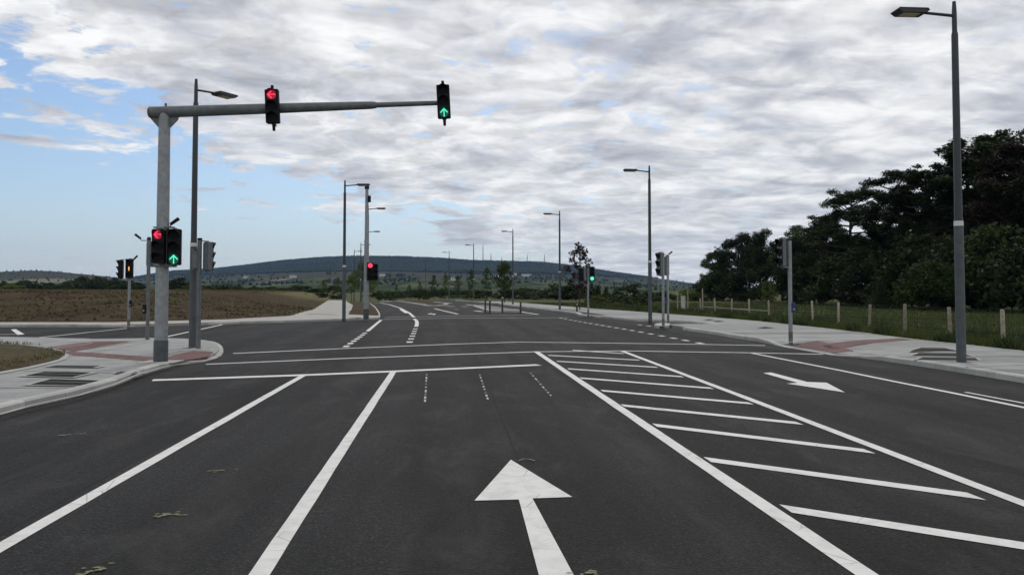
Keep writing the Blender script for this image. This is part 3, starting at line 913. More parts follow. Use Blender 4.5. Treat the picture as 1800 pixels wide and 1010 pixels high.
# median kerbs of the far road
kerb('kerb_median', [Vector((p.x, p.y, .14)) for p in px([(668, 531), (690, 529.6), (706, 530.3), (745, 536.2), (756, 538.5), (775, 537.8), (785, 535), (760, 532)])], side=1, stone=2.5, width=.35)
sheet('median', px([(690, 529), (706, 529.9), (745, 535.8), (756, 538.1), (775, 537.4), (783, 535), (760, 531), (740, 528.5)]), .13, M_MULCH, kind='structure', thick=.2)
kerb('kerb_median', [Vector((p.x, p.y, .14)) for p in px([(916, 548.3), (905, 549), (862, 548.5), (850, 545.5), (830, 538)])], side=1, stone=2.0, width=.3)
sheet('median', px([(916, 547.5), (905, 548.3), (863, 548), (851, 545.3), (832, 538.3), (850, 537.5)]), .12, material('median_grey', (0.15, 0.15, 0.14), .9), kind='structure', thick=.2)

# ---- left bank: bare soil rising behind the far footway
edge_px = [(-1400, 568), (-900, 569.6), (0, 570.3), (200, 570), (400, 564.8), (426, 563), (509, 558.2), (535, 549.8), (549, 546.8), (577, 528.6), (586, 524), (592, 520)]
EP = [Vector((p.x, p.y)) for p in px(edge_px)]
rngb = np.random.default_rng(3)
from mathutils import noise as mnoise
def bank_dist(x, y):
    best, sgn = 1e9, 1
    p = Vector((x, y))
    for i in range(len(EP) - 1):
        a, b = EP[i], EP[i + 1]
        ab = b - a
        t = max(0, min(1, (p - a).dot(ab) / ab.length_squared))
        q = a + ab * t
        dd = (p - q).length
        if dd < best:
            best = dd
            cr = ab.x * (p.y - a.y) - ab.y * (p.x - a.x)
            sgn = 1 if cr > 0 else -1
    return best * sgn
def bank_z(x, y):
    d = bank_dist(x, y)
    if d < 0: return .165 + max(d, -1) * .45
    t = min(1, d / 11.0)
    h = .165 + 1.2 * (t * t * (3 - 2 * t)) + .05 * min(1, d)
    h += min(d, 150) * .0042
    h += (mnoise.noise((x * .35, y * .35, 0)) * .16 + mnoise.noise((x * 1.1, y * 1.1, 5)) * .08) * min(1, d / 4)
    # the bank runs out towards the path
    tap = min(1, max(0, (-(x + 14.0) + 0.0) / 16.0))
    return .165 + (h - .165) * (.42 + .58 * tap)
vs, fs = [], []
ys = list(np.arange(36, 62, .7)) + list(np.arange(62, 134, 1.3)) + list(np.geomspace(134, 420, 18))
nx = 150
for j, y in enumerate(ys):
    xr = min(-0.235 * y + 8, -.2 * y + 4) if y < 130 else -.22 * y
    xl = -1.25 * y - 8
    for i in range(nx + 1):
        x = xl + (xr - xl) * i / nx
        vs.append((x, y, bank_z(x, y)))
for j in range(len(ys) - 1):
    for i in range(nx):
        a = j * (nx + 1) + i
        fs.append((a, a + 1, a + nx + 2, a + nx + 1))
bank = mesh_obj('soil_bank', vs, fs, None, None, True)
bank['kind'] = 'structure'
def bank_material():
    m = bpy.data.materials.new('bank')
    m.use_nodes = True
    nb = NB(m.node_tree)
    bsd = m.node_tree.nodes['Principled BSDF']
    pos = nb.new('ShaderNodeNewGeometry').outputs['Position']
    sp = nb.new('ShaderNodeSeparateXYZ'); nb.put(sp.inputs[0], pos)
    n = nb.noise(pos, .5, 6, .65, .5); n2 = nb.noise(pos, 4, 5, .7); n3 = nb.noise(pos, .12, 4, .6, .4)
    soil = nb.mix(nb.step(n, .35, .65), (.046, .033, .02), (.08, .06, .037))
    soil = nb.mix(nb.step(n3, .5, .66, 0, .8), soil, (.06, .056, .022))
    dry = nb.mix(nb.step(n, .3, .7), (.15, .13, .07), (.10, .10, .045))
    hh = nb.m('ADD', sp.outputs[1], nb.m('MULTIPLY', n3, 22.0))
    col = nb.mix(nb.step(hh, 105, 150), soil, dry)
    f = nb.step(n2, .25, .75, .55, 1.4)
    nb.put(bsd.inputs['Base Color'], nb.vscale(col, nb.vec(f, f, f)))
    bsd.inputs['Roughness'].default_value = 1.0
    bsd.inputs['Specular IOR Level'].default_value = .05
    bn = nb.new('ShaderNodeBump'); bn.inputs['Strength'].default_value = .8; bn.inputs['Distance'].default_value = .12
    nb.put(bn.inputs['Height'], n2); nb.put(bsd.inputs['Normal'], bn.outputs[0])
    return m
bank.data.materials.append(bank_material())

# ------------------------------------------------------------------ hills
def hill(name, pix, dist, r0, r1, seed, az_pad):
    xs = [p[0] for p in pix]; zs2 = [up(p[1], dist) for p in pix]
    na, nr = 320, 44
    a0, a1 = xs[0], xs[-1]
    vs, fs = [], []
    for i in range(na + 1):
        xp = a0 + (a1 - a0) * i / na
        hmax = interp(xp, xs, zs2)
        for j in range(nr + 1):
            rr = r0 + (r1 - r0) * j / nr
            X, Y = (xp - 900) / F_PX * rr, rr
            if rr <= dist:
                t = (rr - r0) / (dist - r0)
                k = t ** 1.25 * (1 - .18 * math.sin(math.pi * t))
            else:
                t = (rr - dist) / (r1 - dist)
                k = 1 - t * t * .9
            z = hmax * k
            z += (mnoise.noise((X * .004, Y * .004, seed)) * 6 + mnoise.noise((X * .015, Y * .015, seed)) * 2.0) * k * (1 if rr < dist * .96 else .25)
            vs.append((X, Y, max(z, -.2) if j else -.3))
    for i in range(na):
        for j in range(nr):
            a = i * (nr + 1) + j
            fs.append((a, a + nr + 1, a + nr + 2, a + 1))
    return mesh_obj(name, vs, fs, M_HILL, None, True)
main_pix = [(-900, 500), (0, 497), (200, 491), (240, 487), (300, 477), (380, 471.5), (440, 465), (500, 457.5), (560, 452.5), (620, 450.5), (700, 450.5), (770, 453.5), (830, 458), (900, 459.5), (950, 460.5), (1000, 466), (1060, 475.5), (1100, 481.5), (1150, 488), (1190, 493.5), (1230, 500), (1350, 507), (1700, 509), (2600, 508)]
HILL_D = 3000.0
h1 = hill('hills', main_pix, HILL_D, 900, 3900, 2.0, 0); h1['kind'] = 'structure'
left_pix = [(-1100, 484), (-300, 480), (-60, 480), (0, 477), (50, 475), (90, 476), (140, 481), (190, 486), (235, 493), (290, 505), (330, 511)]
h2 = hill('hills', left_pix, 1900.0, 900, 2600, 9.0, 0); h2['kind'] = 'structure'

# forest stubble on the hills: tens of thousands of tree tops nobody can count
def blobs(name, pts, sizes, mat):
    base = np.array([(0, 0, 1), (.5, 0, .35), (-.25, .43, .35), (-.25, -.43, .35), (.3, 0, -.3), (-.15, .26, -.3), (-.15, -.26, -.3)])
    tri = np.array([(0, 1, 2), (0, 2, 3), (0, 3, 1), (1, 4, 2), (2, 4, 5), (2, 5, 3), (3, 5, 6), (3, 6, 1), (1, 6, 4)])
    n = len(pts)
    V_ = (np.array(pts)[:, None, :] + base[None] * np.array(sizes)[:, None, None]).reshape(-1, 3)
    F_ = (tri[None] + (np.arange(n) * 7)[:, None, None]).reshape(-1, 3)
    me = bpy.data.meshes.new(name)
    me.vertices.add(len(V_)); me.vertices.foreach_set('co', V_.ravel())
    me.loops.add(F_.size); me.loops.foreach_set('vertex_index', F_.ravel())
    me.polygons.add(len(F_)); me.polygons.foreach_set('loop_start', np.arange(len(F_)) * 3); me.polygons.foreach_set('loop_total', np.full(len(F_), 3))
    me.update(calc_edges=True)
    o = link(name, me, mat); o['kind'] = 'stuff'
    return o
def hill_pts(ho, n, cond, seed):
    co = np.array([v.co[:] for v in ho.data.vertices])
    rg = np.random.default_rng(seed)
    idx = np.nonzero(cond(co))[0]
    pk = rg.choice(idx, n)
    P = co[pk].copy()
    nr1 = 45
    a = np.clip(pk + nr1, 0, len(co) - 1); b = np.clip(pk + 1, 0, len(co) - 1); ab = np.clip(pk + nr1 + 1, 0, len(co) - 1)
    u_, v_ = rg.random(n)[:, None], rg.random(n)[:, None]
    ok = np.abs(co[b][:, 1] - P[:, 1]) < 120
    b = np.where(ok, b, pk); ab = np.where(ok, ab, a)
    P = (P * (1 - u_) + co[a] * u_) * (1 - v_) + (co[b] * (1 - u_) + co[ab] * u_) * v_
    return P
fp = hill_pts(h1, 30000, lambda c: (c[:, 2] > 50) & (c[:, 1] < 3080), 1)
rg = np.random.default_rng(5)
tag(blobs('forest', fp, rg.uniform(2.5, 6, len(fp)), L_FAR), 'dark conifer forest covering the upper slopes of the long hill', 'forest')
fp = hill_pts(h1, 9000, lambda c: (c[:, 2] > 2) & (c[:, 2] < 46) & (c[:, 1] < 2900), 2)
fp = np.array([q for q in fp if mnoise.noise((q[0] * .006, q[1] * .004, 3)) > .12 or abs(mnoise.noise((q[0] * .003, q[1] * .003, 7))) < .03])
tag(blobs('scattered_trees', fp, rg.uniform(3, 7, len(fp)), L_FAR), 'scattered trees and hedges between the fields below the long hill', 'trees')
fp = hill_pts(h2, 700, lambda c: (c[:, 2] > 6) & (c[:, 1] < 1960) & (c[:, 1] > 1300), 4)
tag(blobs('scattered_trees', fp, rg.uniform(2, 4.5, len(fp)), L_FAR), 'scattered trees on the low moorland hill beyond the soil field', 'trees')

# masts on the summit
def hill_height(xp, y, dist):
    return up(interp(xp, [p[0] for p in main_pix], [p[1] for p in main_pix]), dist)
for xp, top, lab in [(849, 427, 'tallest thin lattice mast on the hill summit'), (863, 445, 'short lattice mast right beside the tallest one on the hill'), (882, 452, 'shortest lattice mast on the hilltop behind the round-crowned sapling'),
                     (927, 447, 'thin lattice mast on the hilltop between two street lamps'), (957, 446, 'lattice mast at the edge where the hilltop starts to fall away')]:
    base = at(xp, HILL_D - 20); base.z = hill_height(xp, 0, HILL_D) - 6
    H = up(top, HILL_D) - base.z
    t = thing('radio_mast', base, lab, 'mast', 'radio masts on the hill')
    w0, w1 = 4.0, 1.6
    for sx, sy in ((-1, -1), (1, -1), (1, 1), (-1, 1)):
        mb = MB(); mb.tube([(sx * w0 / 2, sy * w0 / 2, 0), (sx * w1 / 2, sy * w1 / 2, H * .8)], [.55, .4], 5); mb.obj('leg', M_LAMP, t)
    mb = MB()
    nb2 = 9
    for k in range(nb2):
        z0, z1 = H * .8 * k / nb2, H * .8 * (k + 1) / nb2
        wa, wb = (w0 + (w1 - w0) * k / nb2) / 2, (w0 + (w1 - w0) * (k + 1) / nb2) / 2
        cs4 = [(-1, -1), (1, -1), (1, 1), (-1, 1)]
        for q in range(4):
            a, b = cs4[q], cs4[(q + 1) % 4]
            mb.tube([(a[0] * wa, a[1] * wa, z0), (b[0] * wb, b[1] * wb, z1)], [.22, .22], 4)
    mb.obj('lattice_bracing', M_LAMP, t)
    mb = MB(); mb.tube([(0, 0, H * .75), (0, 0, H)], [.8, .45], 6); mb.obj('antenna', M_LAMP, t)

# houses on the slope
def slope_z(xp, rr):
    t = (rr - 900) / (HILL_D - 900)
    return hill_height(xp, 0, HILL_D) * t ** 1.25 * (1 - .18 * math.sin(math.pi * t))
for xp, rr, wd, lab in [(925, 1900, 22, 'long white house on the slope right of the tall lamp'), (872, 1800, 12, 'small white cottage below the hilltop masts'), (905, 2000, 10, 'small white cottage uphill from the long white house'), (798, 1500, 11, 'white cottage low on the hillside behind the saplings'),
                        (672, 1700, 12, 'white cottage beyond the red signal pole'), (515, 1700, 14, 'white cottage among fields at the left foot of the hill'), (432, 1900, 10, 'tiny white cottage on the western fields')]:
    b = at(xp, rr); b.z = slope_z(xp, rr) + .5
    t = thing('cottage', b, lab, 'house', 'cottages on the hillside', rz=random.uniform(-.4, .4))
    mb = MB(); mb.box((0, 0, 1.5), (wd, 7, 5)); mb.obj('wall', M_HWALL, t)
    mb = MB(); hw = wd / 2 + .4
    mb.add([(-hw, -4, 4), (hw, -4, 4), (hw, 4, 4), (-hw, 4, 4), (-hw, 0, 6.8), (hw, 0, 6.8)], [(0, 1, 5, 4), (2, 3, 4, 5), (0, 4, 3), (1, 2, 5), (3, 2, 1, 0)])
    mb.obj('roof', M_HROOF, t)
    for k in range(3):
        mb = MB(); mb.box(((k - 1) * wd * .3, -3.55, 1.8), (1.4, .2, 1.5)); mb.obj('window', M_HGLASS, t)

# ------------------------------------------------------------------ vegetation builders
def leaf_mesh(name, centers, sizes, rg, flat=0.0, aspect=0.6):
    n = len(centers)
    nrm = rg.normal(size=(n, 3)); nrm[:, 2] += flat * np.sign(nrm[:, 2] + 1e-9) * 1.5
    nrm /= np.linalg.norm(nrm, axis=1)[:, None]
    t = np.cross(nrm, rg.normal(size=(n, 3))); t /= np.linalg.norm(t, axis=1)[:, None]
    b = np.cross(nrm, t)
    s_ = np.asarray(sizes)[:, None]
    c = np.asarray(centers)
    V_ = np.stack([c - t * s_ * .5, c + b * s_ * aspect * .5 + nrm * s_ * .1, c + t * s_ * .5, c - b * s_ * aspect * .5 + nrm * s_ * .1], 1).reshape(-1, 3)
    me = bpy.data.meshes.new(name)
    me.vertices.add(4 * n); me.vertices.foreach_set('co', V_.ravel())
    me.loops.add(4 * n); me.loops.foreach_set('vertex_index', np.arange(4 * n))
    me.polygons.add(n); me.polygons.foreach_set('loop_start', np.arange(n) * 4); me.polygons.foreach_set('loop_total', np.full(n, 4))
    me.update(calc_edges=True)
    return me
def clump_leaves(rg, clumps, per, leaf):
    """clumps: (centre, radius, squash); leaves gather towards the shell of each clump"""
    cs_, sz = [], []
    for c, r, sq in clumps:
        k = max(6, int(per * (r ** 2)))
        d = rg.normal(size=(k, 3)); d /= np.linalg.norm(d, axis=1)[:, None]
        rad = r * rg.random(k) ** .45 * rg.uniform(.75, 1.2, k)
        p = d * rad[:, None]; p[:, 2] *= sq
        cs_.append(p + np.array(c)); sz.append(rg.uniform(.6, 1.3, k) * leaf)
    return np.concatenate(cs_), np.concatenate(sz)
def tree_meshes(seed, H, kind, Rr, leaf=.3, per=260):
    rg = np.random.default_rng(seed)
    rnd = random.Random(seed)
    mb = MB()
    clumps = []
    if kind == 'broad':
        th = H * rnd.uniform(.25, .35)
        bend = [Vector((rnd.uniform(-.2, .2) * k, rnd.uniform(-.2, .2) * k, th * k / 2)) for k in range(3)] + [Vector((rnd.uniform(-.5, .5), rnd.uniform(-.5, .5), H * .7))]
        mb.tube(bend, [H * .026, H * .022, H * .019, H * .006], 8)
        for k in range(int(26 + Rr * 3)):
            a = rnd.uniform(0, 2 * math.pi); el = rnd.uniform(-.25, 1)
            rr = Rr * math.sqrt(max(.05, 1 - max(el, 0) ** 2)) * rnd.uniform(.45, 1.0)
            c = Vector((math.cos(a) * rr, math.sin(a) * rr, H * .5 + el * H * .42 * rnd.uniform(.8, 1)))
            r = rnd.uniform(.16, .3) * Rr
            clumps.append((c[:], r, .75))
            if k < 12:
                b0 = bend[2].lerp(bend[3], rnd.uniform(0, .6))
                m1 = b0.lerp(c, .5) + Vector((0, 0, .25))
                mb.tube([b0, m1, c], [H * .01, H * .006, H * .002], 5)
    elif kind in ('pine', 'open'):
        lean = Vector((rnd.uniform(-.06, .06) * H, rnd.uniform(-.06, .06) * H, 0))
        top = Vector((0, 0, H * .97)) + lean
        mid = Vector((rnd.uniform(-.3, .3), rnd.uniform(-.3, .3), H * .5)) + lean * .3
        mb.tube([(0, 0, 0), mid, top], [H * .022, H * .016, H * .005], 8)
        nl = 24 if kind == 'pine' else 34
        for k in range(nl):
            t = .38 + .62 * (k + rnd.random()) / nl if kind == 'pine' else .45 + .55 * (k + rnd.random()) / nl
            b0 = mid.lerp(top, (t - .5) / .5) if t > .5 else Vector((0, 0, 0)).lerp(mid, t / .5)
            a = k * 2.4 + rnd.uniform(-.5, .5)
            ln = Rr * (1.0 - .55 * max(0, (t - .6) / .4)) * rnd.uniform(.55, 1.1)
            e = b0 + Vector((math.cos(a) * ln, math.sin(a) * ln, ln * rnd.uniform(.1, .55)))
            m1 = b0.lerp(e, .5) + Vector((0, 0, -.12 * ln + rnd.uniform(-.1, .2)))
            mb.tube([b0, m1, e], [H * .009, H * .006, H * .002], 5)
            for q in range(4):
                c = m1.lerp(e, rnd.uniform(.2, 1.15)) + Vector((rnd.uniform(-.7, .7), rnd.uniform(-.7, .7), rnd.uniform(-.15, .5)))
                clumps.append((c[:], rnd.uniform(.14, .28) * Rr if kind == 'pine' else rnd.uniform(.09, .19) * Rr, .5))
                mb.tube([m1.lerp(e, .6), c], [H * .003, H * .0015], 4)
    elif kind == 'sapling':
        mb.tube([(0, 0, 0), (rnd.uniform(-.05, .05), 0, H * .5), (0, 0, H * .97)], [.05, .035, .01], 6)
        for k in range(24):
            t = .36 + .62 * (k + rnd.random()) / 24
            prof = math.sin(math.pi * min(1, max(0, (t - .3) / .72)) ** .75)
            a = k * 2.4
            rr = Rr * prof * rnd.uniform(.3, 1)
            c = Vector((math.cos(a) * rr, math.sin(a) * rr, H * t))
            clumps.append((c[:], Rr * rnd.uniform(.2, .4), 1.0))
            mb.tube([(0, 0, H * t * .93), c], [.014, .006], 4)
    elif kind == 'conifer':
        mb.tube([(0, 0, 0), (0, 0, H * .98)], [H * .02, .01], 6)
        for k in range(46):
            t = .08 + .9 * k / 46
            rr = Rr * (1 - t) * rnd.uniform(.5, 1); a = k * 2.4
            clumps.append(((math.cos(a) * rr, math.sin(a) * rr, H * t), Rr * (.16 + .28 * (1 - t)), .55))
    elif kind == 'bush':
        for k in range(5):
            a = k * 1.25
            mb.tube([(0, 0, 0), (math.cos(a) * Rr * .4, math.sin(a) * Rr * .4, H * .55)], [.04, .012], 5)
        for k in range(int(18 + Rr * 4)):
            a = rnd.uniform(0, 2 * math.pi); el = rnd.random()
            rr = Rr * math.sqrt(max(.04, 1 - el ** 2)) * rnd.uniform(.3, 1.0)
            clumps.append(((math.cos(a) * rr, math.sin(a) * rr, H * (.12 + .75 * el * rnd.uniform(.75, 1.05))), Rr * rnd.uniform(.2, .36), H / (2.2 * Rr) if H < 2 * Rr else .9))
    elif kind == 'bare':
        for k in range(60):
            a = rnd.uniform(0, 6.28); sp_ = rnd.uniform(.1, 1)
            b0 = Vector((0, 0, H * rnd.uniform(.2, .7)))
            e = b0 + Vector((math.cos(a) * Rr * sp_, math.sin(a) * Rr * sp_, H * rnd.uniform(.1, .35)))
            mb.tube([b0, b0.lerp(e, .5) + Vector((0, 0, .2)), e], [.05, .03, .012], 4)
        mb.tube([(0, 0, 0), (0, 0, H * .85)], [.18, .05], 6)
        clumps = [((rnd.uniform(-1, 1) * Rr * .7, rnd.uniform(-1, 1) * Rr * .7, H * rnd.uniform(.5, .95)), Rr * .14, .8) for _ in range(10)]
    c, sz = clump_leaves(rg, clumps, per, leaf)
    c[:, 2] = np.maximum(c[:, 2], .06)
    flat = .8 if kind in ('pine', 'open') else 0
    lm = leaf_mesh('crown', c, sz, rg, flat)
    tm = bpy.data.meshes.new('trunk'); tm.from_pydata([tuple(v) for v in mb.v], [], mb.f); tm.update()
    return tm, lm
LIB = {}
def plant(name, loc, H, kind, mat, label, cat, group, Rr=None, seed=0, leaf=.3, per=260, rz=None, refH=None, wide=1.0):
    """a tree or shrub; meshes are shared between plants of one kind and scaled to size"""
    key = (kind, seed, mat.name)
    if key not in LIB:
        tm, lm = tree_meshes(seed, refH or H, kind, Rr, leaf, per)
        tm.materials.append(M_BARK); lm.materials.append(mat)
        LIB[key] = (tm, lm, refH or H)
    tm, lm, h0 = LIB[key]
    t = thing(name, loc, label, cat, group, random.uniform(0, 6.28) if rz is None else rz)
    k = H / h0
    t.scale = (k * wide, k * wide, k)
    link('trunk', tm, M_BARK, t)
    link('crown', lm, mat, t)
    return t

# ------------------------------------------------------------------ woodland on the right
GW = 'trees of the dark wood beyond the meadow'
def wood(xp, d, top, kind, mat, seed, label, Rr, wide=1.0, leaf=.25, per=430, rz=None):
    H = up(top, d)
    b = at(xp, d); b.z = .05
    return plant({'broad': 'broadleaf_tree', 'pine': 'pine_tree', 'open': 'open_crowned_tree', 'bare': 'bare_tree'}[kind], b, H, kind, mat, label, 'tree', GW, Rr, seed, leaf, per, rz, refH=12, wide=wide)
wood(1258, 128, 436, 'broad', L_MID, 11, 'low green tree at the end of the wood nearest the hill', 3.6)
wood(1268, 133, 428, 'bare', L_BROWN, 41, 'half-bare twiggy tree at the end of the wood', 3.0, leaf=.2, per=120)
wood(1300, 120, 398, 'broad', L_PINE, 12, 'broad blackish domed tree second from the end of the wood', 4.4)
wood(1350, 112, 393, 'broad', L_DARK, 13, 'dark green flat-topped tree in the wood left of the single signal post', 4.2)
wood(1402, 104, 390, 'broad', L_MID, 14, 'green tree directly behind the single signal post', 4.0)
wood(1445, 96, 362, 'broad', L_DARK, 12, 'rounded dark tree rising just beyond the single signal post', 4.4)
wood(1494, 88, 340, 'open', L_DARK, 21, 'tall open-crowned tree with sky showing between its branches', 4.2, leaf=.23, per=480)
wood(1540, 92, 384, 'broad', L_PINE, 13, 'lower dark tree filling the dip in the treetops', 4.2)
wood(1590, 80, 322, 'pine', L_PINE, 31, 'dark pine leaning out at the edge of the dip in the treetops', 3.8, leaf=.23, per=560)
wood(1640, 74, 305, 'open', L_DARK, 22, 'leafy open tree between the leaning pine and the tallest trees', 4.0, leaf=.23, per=560)
wood(1690, 70, 272, 'open', L_DARK, 24, 'tall layered tree standing behind the nearest lamp post', 3.8, leaf=.26, per=400)
wood(1748, 68, 243, 'open', L_DARK, 23, 'tallest tree of the wood with airy layered branches', 4.2, leaf=.23, per=480)
wood(1800, 62, 280, 'pine', L_BROWN, 33, 'bronze-leaved pine beyond the tallest airy tree', 3.9, leaf=.23, per=560)
wood(1870, 60, 262, 'pine', L_PINE, 31, 'dark pine beyond the bronze-leaved one', 3.8)
wood(1930, 57, 250, 'broad', L_DARK, 14, 'big green tree beyond the last pine', 4.2)
FRONT = [(1256, 'low green end tree'), (1300, 'broad blackish domed tree'), (1350, 'flat-topped dark tree'), (1402, 'green tree behind the single signal post'), (1445, 'rounded dark tree'), (1494, 'tall open-crowned tree'), (1540, 'dip in the treetops'), (1590, 'leaning dark pine'), (1640, 'leafy open tree'), (1690, 'tall layered tree by the lamp post'), (1748, 'tallest airy tree'), (1800, 'bronze-leaved pine'), (1870, 'last dark pine'), (1930, 'big green tree past the pines')]
def near_tree(xp): return min(FRONT, key=lambda q: abs(q[0] - xp))[1]
for xp, d, top, s_, kd in [(1320, 132, 425, 13, 'broad'), (1375, 124, 420, 11, 'broad'), (1430, 116, 408, 14, 'broad'), (1480, 108, 405, 12, 'broad'), (1520, 104, 402, 13, 'broad'), (1570, 100, 385, 12, 'broad'), (1610, 94, 372, 14, 'broad'),
                       (1660, 90, 345, 13, 'broad'), (1705, 86, 330, 12, 'broad'), (1750, 84, 320, 14, 'broad'), (1795, 80, 318, 11, 'broad'), (1850, 78, 315, 12, 'broad'), (1900, 74, 310, 13, 'broad')]:
    wood(xp, d, top, kd, L_PINE if s_ % 2 else L_DARK, s_, 'dark second-row tree inside the wood behind the ' + near_tree(xp), 4.2)
for xp, d, top, s_ in [(1243, 126, 492, 53), (1250, 128, 474, 52), (1258, 122, 480, 51), (1270, 120, 462, 51), (1290, 114, 470, 53), (1312, 110, 466, 52), (1356, 102, 455, 53), (1400, 94, 452, 51), (1440, 88, 448, 52), (1478, 82, 440, 53), (1515, 78, 436, 51), (1552, 74, 430, 52), (1590, 70, 420, 53), (1622, 67, 410, 51), (1672, 63, 405, 52), (1715, 60, 400, 53), (1760, 57, 395, 51), (1802, 55, 390, 52), (1850, 53, 385, 53)]:
    b = at(xp, d); b.z = .05
    plant('woodland_shrub', b, up(top, d), 'bush', L_PINE if s_ == 52 else L_DARK, 'dark thicket shrub at the wood edge below the ' + near_tree(xp), 'shrub', 'thicket shrubs along the wood edge', 2.9, s_, .3, 230, refH=4.6)
b = at(1640, 58); b.z = .05
plant('woodland_shrub', b, up(452, 58), 'bush', L_MID, 'brighter green bush in front of the wood beside the lamp post', 'shrub', None, 2.6, 55, .26, 330, refH=4.2)
b = at(1548, 66); b.z = .05
plant('woodland_shrub', b, up(490, 66), 'conifer', L_HEDGE, 'small pale pointed bush at the foot of the wood', 'shrub', None, 1.4, 56, .2, 500, refH=3)
b = at(1352, 56); b.z = .05
plant('young_tree', b, up(495, 56), 'sapling', L_SAP, 'thin young tree by the fence left of the single signal post', 'tree', None, .7, 57, .14, 500, refH=2.4)

# ------------------------------------------------------------------ hedges and mid-distance trees
GH = 'hedgerow trees beyond the bare soil field'
rr_ = random.Random(11)
for k in range(26):
    xp = -30 + k * 11.0 + rr_.uniform(-4, 4)
    d = rr_.uniform(235, 275)
    b = at(xp, d); b.z = 1.6
    top = 497 + rr_.uniform(-6, 4) - (6 if 130 < xp < 225 else 0)
    plant('hedgerow_tree', b, up(top, d) - b.z, 'bush', L_HEDGE, 'dark hedgerow tree in the row at the far edge of the soil field', 'tree', GH, 3.2, 61 + k % 3, .5, 100, refH=4, wide=1.25)
for xp, top, lab, mt in [(315, 489, 'dark domed tree beyond the soil field between mast and lamp post', L_DARK), (420, 502, 'small round dark tree on the open field edge', L_HEDGE), (446, 503, 'small round tree beside another on the field edge', L_HEDGE), (398, 505, 'low dark bush left of the two round field trees', L_HEDGE)]:
    b = at(xp, 230); b.z = 1.6
    plant('field_tree', b, up(top, 230) - b.z + .3, 'bush', mt, lab, 'tree', None, 3.2, 62, .5, 100, refH=4, wide=1.05 if top > 495 else 1.5)
for xp, lab in [(18, 'yellow-green bush in front of the left hedgerow'), (342, 'yellow-green bush in front of the dark domed tree')]:
    b = at(xp, 205); b.z = 1.5
    plant('field_bush', b, 1.9, 'bush', L_YELL, lab, 'shrub', None, 2.6, 66, .3, 160, refH=2, wide=1.6)
for k in range(16):
    xp = 345 + k * 16 + rr_.uniform(-4, 4); d = rr_.uniform(205, 235)
    b = at(xp, d); b.z = .9
    plant('hedge_shrub', b, rr_.uniform(1.4, 2.4), 'bush', L_HEDGE, 'low hedge shrub beyond the soil bank left of the far path', 'shrub', 'low hedge shrubs beyond the soil bank', 2.4, 67 + k % 2, .4, 120, refH=2.2, wide=1.5)
# roadside clump by the signal pole with the red light
for xp, top, d, lab in [(618, 484, 125, 'shortest of three yellow-green trees beside the red signal pole'), (636, 462, 128, 'tallest yellow-green tree right behind the red signal pole'), (651, 478, 122, 'yellow-green tree just right of the red signal pole')]:
    plant('young_tree', at(xp, d), up(top, d), 'sapling', L_YELL, lab, 'tree', None, 1.7, 71, .26, 230, refH=5.8, wide=1.15)
for xp, top, d, wd, mt, lab in [(678, 511, 128, 1.0, L_MID, 'green bush just right of the red signal pole'), (697, 514, 140, .8, L_YELL, 'low light green bush beside the bend of the far road'), (737, 511, 135, .95, L_DARK, 'dark round bush in the middle of the far road'), (755, 516, 150, .9, L_HEDGE, 'low green bush right of the dark round bush'),
                            (775, 517, 155, .9, L_HEDGE, 'low green bush left of the green rail'), (828, 511, 150, 1.0, L_YELL, 'olive bush behind the planted saplings'), (846, 513, 150, .9, L_MID, 'olive green bush beside the stakes'), (800, 514, 175, 1.2, L_DARK, 'dark bush behind the green rail'),
                            (530, 514, 165, 1.6, L_HEDGE, 'wide dark hedge bush left of the far path'), (565, 513, 150, 1.5, L_MID, 'green bush at the end of the far path'), (592, 512, 150, 1.3, L_HEDGE, 'dark green bush behind the second lamp post')]:
    plant('roadside_bush', at(xp, d), up(top, d), 'bush', mt, lab, 'shrub', None, 1.7, 73 + int(xp) % 2, .22, 260, refH=1.8, wide=wd)
for xp, top, lab in [(569, 492, 'slim young tree at the end of the far path'), (594, 488, 'slim young tree behind the second lamp post')]:
    plant('young_tree', at(xp, 150), up(top, 150), 'sapling', L_SAP, lab, 'tree', None, .9, 72, .2, 320, refH=3.6)
for k in range(22):
    xp = 655 + k * 9.5 + rr_.uniform(-3, 3); d = rr_.uniform(165, 210)
    plant('scrub_bush', at(xp, d), rr_.uniform(1.3, 2.4), 'bush', (L_HEDGE, L_MID, L_DARK)[k % 3], 'low scrub bush in the band beyond the far road', 'shrub', 'scrub bushes beyond the far road', 1.7, 73 + k % 2, .22, 260, refH=1.8, wide=1.5)
for k in range(12):
    xp = 880 + k * 14 + rr_.uniform(-4, 4); d = rr_.uniform(140, 175)
    plant('scrub_bush', at(xp, d), rr_.uniform(1.4, 2.6), 'bush', (L_HEDGE, L_DARK)[k % 2], 'low scrub bush in the hedge band behind the right footpath', 'shrub', 'scrub bushes behind the right footpath', 1.7, 73 + k % 2, .22, 260, refH=1.8, wide=1.5)
GS = 'saplings planted along the median of the far road'
for k, (xp, top, d) in enumerate([(697, 500, 165), (720, 500, 170), (738, 495, 160), (763, 484, 155), (783, 481, 150), (804, 483, 150), (828, 474, 140), (856, 470, 130)]):
    labs = ['short sapling at the start of the median row', 'short sapling beside the thin pole', 'sapling growing behind the dark round bush', 'slim sapling between the dark bush and a lamp post', 'sparse sapling right against a far lamp post', 'rounded sapling just right of a far lamp post', 'tall narrow sapling left of the hill masts', 'tall narrow sapling below the tallest hill mast']
    plant('sapling', at(xp, d), up(top, d), 'sapling', L_SAP if k % 3 else L_MID, labs[k], 'tree', GS, .95, 81 + k % 3, .2, 420, refH=5, wide=1.0 + .1 * (k % 2))
plant('sapling', at(887, 98), up(460, 98), 'sapling', L_SAP, 'round-crowned sapling with bare stem among the dark stakes', 'tree', GS, 1.25, 85, .22, 480, refH=5)
